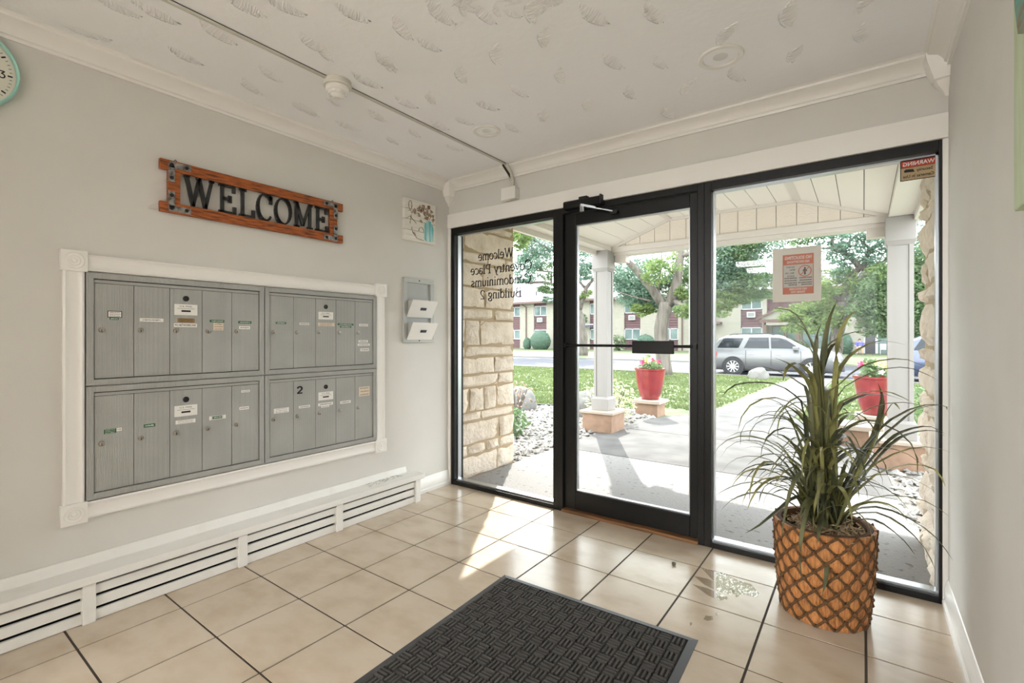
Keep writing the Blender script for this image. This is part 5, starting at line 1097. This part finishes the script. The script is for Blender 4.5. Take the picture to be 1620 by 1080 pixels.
# bushes along the building
def dome(x, y, rx, rz, label):
    t = thing('clipped_bush', label, 'bush', (x, y, -.2), 'clipped bushes by the building'); bm_ = bmesh.new(); bmesh.ops.create_icosphere(bm_, subdivisions=4, radius=1); b = MB(); o = Vector((x, y, 0))
    for v in bm_.verts: v.co *= 1+mnoise.noise(v.co*7+o)*.07; b.v.append((x+v.co.x*rx, y+v.co.y*rx*.8, -.2+rz*.8+v.co.z*rz))
    b.f = [[v.index for v in f.verts] for f in bm_.faces]; b.mi = [0]*len(b.f); bm_.free(); b.build('leaf_mass', M_bush, t, smooth='all')
    b = MB(); r = random.Random(3)
    for k in range(500):
        v = Vector((r.gauss(0, 1), r.gauss(0, 1), r.gauss(0, 1))).normalized(); p = Vector((x+v.x*rx, y+v.y*rx*.8, -.2+rz*.8+v.z*rz)); leaf_cloud(b, p, .05, .05, .05, 1, .1, r)
    b.build('leaf_tips', M_leafb, t, fix=False, kind='stuff')
dome(ony(855, 540, 47.5).x, 47.5, 1.25, 1.2, 'large round clipped bush seen through the left sidelight'); dome(ony(834, 543, 47.5).x, 47.5, .5, .75, 'small round bush beside the large clipped bush'); dome(ony(1021, 534, 47.5).x, 47.5, .95, .95, 'round clipped bush beside the pale-barked trunk')
dome(ony(1340, 545, 49).x-.2, 48.9, .6, 1.0, 'upright bush beside the seated person'); dome(ony(1190, 530, 48).x, 48, 1.2, 1.0, 'dark bush behind the silver car roof')
shrub((ony(978, 545, 48).x, 48), .9, .9, 200, .2, M_leafg, 'loose leafy shrub against the cream brick wall', stems=5)
# ------------------------------------------------------------------ cars at the kerb
def car(x0, y0, z0_, paint, label, dirn=1, L=5.1):
    t = thing('parked_car', label, 'car', (x0+dirn*L/2, y0+1, z0_))
    top = [(0, 1.0), (.05, 1.12), (.16, 1.36), (.34, 1.62), (.62, 1.75), (1.2, 1.81), (2.0, 1.83), (2.7, 1.77), (3.15, 1.62), (3.6, 1.36), (3.88, 1.2), (4.3, 1.16), (4.7, 1.1), (4.95, .98), (5.06, .8), (5.1, .62)]
    def tz(x):
        for (a, p), (b_, q) in zip(top[:-1], top[1:]):
            if x <= b_: return p+(q-p)*(x-a)/(b_-a)
        return top[-1][1]
    W = .98; BLT = 1.14; st = sorted(set([q[0] for q in top]+[.25, .6, 1.1, 1.9, 2.6, 3.1, 3.5, 4.1, 4.5, 4.85])); b = MB(); n = 0
    def half(x):
        T = tz(x); bl = min(BLT, T-.03); e = 1-.12*max(0, (x-4.5)/.6)**2-.05*max(0, (.3-x)/.3)**2
        return [(W*.86*e, .27), (W*.97*e, .42), (W*e, .62), (W*.995*e, .82), (W*.96*e, bl-.02), (W*.94*e, bl), (W*.94*e-(T-bl)*.3, bl+(T-bl)*.86), (W*.94*e-(T-bl)*.36-.06*(T > 1.2), bl+(T-bl)*.97), (W*.35*e, T)]
    for x in st:
        h = half(x); ring = [(yv, z) for yv, z in h]+[(-yv, z) for yv, z in h[::-1]]; n = len(ring)
        b.v += [(x0+dirn*x, y0+W+yv, z0_+z) for yv, z in ring]
    for i in range(len(st)-1):
        for k in range(n): b.face([i*n+k, i*n+(k+1) % n, (i+1)*n+(k+1) % n, (i+1)*n+k])
    b.face(list(range(n))); b.face(list(range((len(st)-1)*n, len(st)*n))); bd = b.build('body', paint, t, smooth=True)
    def side(P, m, nm, par, off=.006, s=-1):
        def f(x, z):
            T = tz(x); bl = min(BLT, T-.03); w = W*.94-(z-bl)*.3/.86 if z > bl else W*1.0
            return (x0+dirn*x, y0+W+s*(w+off), z0_+z)
        return MB().prism(P, f, (0, s*.004, 0)).build(nm, m, par)
    for s in (-1, 1):
        side([(.3, 1.2), (1.2, 1.2), (1.38, 1.63), (.55, 1.63)], M_carg, 'window', bd, s=s); side([(1.42, 1.2), (2.42, 1.2), (2.38, 1.66), (1.62, 1.66)], M_carg, 'window', bd, s=s)
        side([(2.5, 1.2), (3.55, 1.2), (3.05, 1.57), (2.8, 1.64), (2.46, 1.66)], M_carg, 'window', bd, s=s)
        side([(.04, .78), (.3, .82), (.3, 1.0), (.06, 1.03)], M_tail, 'tail_light', bd, .012, s); side([(4.72, .7), (5.0, .66), (4.95, .82), (4.7, .93)], M_wframe, 'head_light', bd, .0, s)
        for x in (1.5, 2.5, 3.6): side([(x, .45), (x+.012, .45), (x+.012, 1.1), (x, 1.1)], M_tyre, 'door_seam', bd, .004, s)
        for x in (1.62, 2.65): side([(x, .94), (x+.2, .94), (x+.2, .98), (x, .98)], M_rim, 'door_handle', bd, .018, s)
        MB().obox((x0+dirn*3.42, y0+W+s*1.08, z0_+1.2), (.1, 0, 0), (0, .12, 0), (0, 0, .075)).build('mirror', paint, bd, bevel=.03)
        MB().tube([(x0+dirn*.7, y0+W+s*.58, z0_+1.74), (x0+dirn*.9, y0+W+s*.58, z0_+1.82), (x0+dirn*2.4, y0+W+s*.58, z0_+1.83), (x0+dirn*2.6, y0+W+s*.58, z0_+1.76)], .02, 6).build('roof_rail', M_tyre, bd)
        for x in (.98, 4.0):
            c = (x0+dirn*x, y0+W+s*.80, z0_+.37); ax_ = (0, s, 0)
            MB().lathe([(.46, .1), (.455, .2), (.44, .205)], c, 26, ax_).build('wheel_arch', M_tyre, bd)
            wh = MB().lathe([(.25, .0), (.36, .0), (.38, .04), (.38, .19), (.36, .225), (.27, .23), (.26, .2)], c, 28, ax_).build('wheel', M_tyre, t, smooth=True)
            n_ = MB(); n_.lathe([(.265, .215), (.25, .235), (.24, .2)], c, 28, ax_, caps=False); cv_ = Vector(c)
            for k in range(10): a = k*.6283; d = Vector((math.cos(a), 0, math.sin(a))); e_ = Vector((-d.z, 0, d.x)); n_.obox(cv_+d*.14+Vector((0, s*.225, 0)), d*.12, e_*.022, (0, .012, 0))
            n_.lathe([(.05, .2), (.05, .245), (0, .25)], c, 14, ax_, caps=False); n_.build('alloy_rim', M_rim, wh)
    # windscreen and rear glass
    for xa_, xb_, nm in ((3.0, 3.82, 'windscreen'), (.08, .32, 'rear_glass')):
        za, zb_ = tz(xa_)+.012, tz(xb_)+.012; w1, w2 = (.6, .78) if nm == 'windscreen' else (.78, .66)
        MB().hexa([(x0+dirn*xa_, y0+W-w1, z0_+za), (x0+dirn*xb_, y0+W-w2, z0_+zb_), (x0+dirn*xb_, y0+W+w2, z0_+zb_), (x0+dirn*xa_, y0+W+w1, z0_+za)]+[(x0+dirn*xx+(.012 if nm == 'windscreen' else -.012)*dirn, y0+W+yv, z0_+zz+.012) for xx, yv, zz in ((xa_, -w1, za), (xb_, -w2, zb_), (xb_, w2, zb_), (xa_, w1, za))]).build(nm, M_carg, bd)
    bx('underbody', M_tyre, min(x0+dirn*.2, x0+dirn*(L-.2)), max(x0+dirn*.2, x0+dirn*(L-.2)), y0+.15, y0+2*W-.15, z0_+.2, z0_+.3, t)
    return t
car(-5.72, 23.25, -.45, M_silver, 'silver sport utility car parked at the kerb')
car(1.2, 23.3, -.45, M_navy, 'dark blue car mostly hidden behind the right porch column')
# ------------------------------------------------------------------ person on a patio chair, far away
def chair(x, y, label):
    t = thing('patio_chair', label, 'chair', (x, y, -.17), 'white patio chairs'); z = -.17
    bx('seat', M_wframe, x-.25, x+.25, y-.25, y+.25, z+.4, z+.45, t, bevel=.02); bx('backrest', M_wframe, x-.25, x+.25, y+.22, y+.27, z+.45, z+.9, t, bevel=.02)
    for a in (-.22, .22):
        bx('armrest', M_wframe, x+a-.03, x+a+.03, y-.25, y+.25, z+.62, z+.66, t)
        for c in (-.22, .22): bx('leg', M_wframe, x+a-.025, x+a+.025, y+c-.025, y+c+.025, z, z+.63, t)
CXp = ony(1360, 550, 48.2).x
chair(CXp, 48.2, 'white patio chair with a seated person in front of the cream wall'); chair(ony(1398, 550, 48.4).x, 48.4, 'white patio chair beyond the dark door, partly behind the porch column')
pe = thing('person', 'person in a blue shirt sitting on a white patio chair', 'person', (CXp, 48.2, -.17))
zz = -.17+.45
J = {'pel': (0, .05, .1), 'ch': (0, .1, .4), 'nk': (0, .1, .58), 'hd': (0, .07, .68), 'ht': (0, .06, .80), 'ls': (-.19, .1, .5), 'le': (-.27, .0, .28), 'lh': (-.24, -.22, .24), 'rs': (.19, .1, .5), 're': (.27, .0, .28), 'rh': (.24, -.22, .24),
     'lk': (-.14, -.4, .1), 'lf': (-.15, -.42, -.35), 'lt': (-.15, -.58, -.40), 'rk': (.16, -.4, .1), 'rf': (.2, -.45, -.35), 'rt': (.22, -.6, -.40), 'lp': (-.1, .0, .09), 'rp': (.1, .0, .09)}
RAD = {'pel': .15, 'ch': .17, 'nk': .06, 'hd': .1, 'ht': .09, 'ls': .075, 'le': .05, 'lh': .04, 'rs': .075, 're': .05, 'rh': .04, 'lk': .075, 'lf': .05, 'lt': .04, 'rk': .075, 'rf': .05, 'rt': .04, 'lp': .1, 'rp': .1}
def skin(nm, E_, m, par, grow=1.0):
    ks = sorted({k for e_ in E_ for k in e_}, key=lambda k: (k != 'pel', k != 'ch', k)); me = bpy.data.meshes.new(nm); me.from_pydata([J[k] for k in ks], [(ks.index(a), ks.index(c)) for a, c in E_], []); me.materials.append(m)
    o = bpy.data.objects.new(nm, me); COL.objects.link(o); place(o, (CXp, 48.2, zz), par); md = o.modifiers.new('skin', 'SKIN'); md.use_smooth_shade = True
    for i, k in enumerate(ks): sv_ = me.skin_vertices[0].data[i]; sv_.radius = (RAD[k]*grow, RAD[k]*grow); sv_.use_root = (i == 0)
    o.modifiers.new('sub', 'SUBSURF').levels = 1; return o
bo = skin('body', [('pel', 'ch'), ('ch', 'nk'), ('nk', 'hd'), ('hd', 'ht'), ('ch', 'ls'), ('ls', 'le'), ('le', 'lh'), ('ch', 'rs'), ('rs', 're'), ('re', 'rh'), ('pel', 'lp'), ('lp', 'lk'), ('lk', 'lf'), ('lf', 'lt'), ('pel', 'rp'), ('rp', 'rk'), ('rk', 'rf'), ('rf', 'rt')], M_skin, pe)
sh_ = MB(); V_ = lambda k: Vector((CXp, 48.2, zz))+Vector(J[k])
sh_.tube([V_('pel')-Vector((0, 0, .06)), V_('pel'), V_('ch'), V_('ch')+Vector((0, 0, .12)), V_('nk')], [.2, .21, .23, .18, .08], 14)
for a_ in 'lr': sh_.tube([V_('ch')+Vector((0, 0, .08)), V_(a_+'s'), V_(a_+'s').lerp(V_(a_+'e'), .9)], [.1, .095, .085], 10)
sh_.build('shirt', M_shirt, pe, smooth='all')
skin('trousers', [('pel', 'lp'), ('lp', 'lk'), ('pel', 'rp'), ('rp', 'rk')], mat('trousers_tan', (176, 160, 134), .9), pe, 1.2)
MB().lathe([(.02, .13), (.07, .12), (.1, .07), (.105, .02), (.095, -.02)], (CXp, 48.28, zz+.70), 14, (0, .25, 1), caps=True).build('hair', M_dark, pe, smooth='all')
rl = thing('patio_railing', 'thin dark railing along the patio of the building opposite', 'railing', (.3, 47.6, -.17))
for x in [-.8+.45*k for k in range(9)]: bx('post', M_doord, x-.02, x+.02, 47.58, 47.62, -.19, .75, rl)
bx('rail', M_doord, -.82, 2.85, 47.57, 47.63, .72, .77, rl)
bx('rail', M_doord, -.82, 2.85, 47.57, 47.63, -.1, -.06, rl)
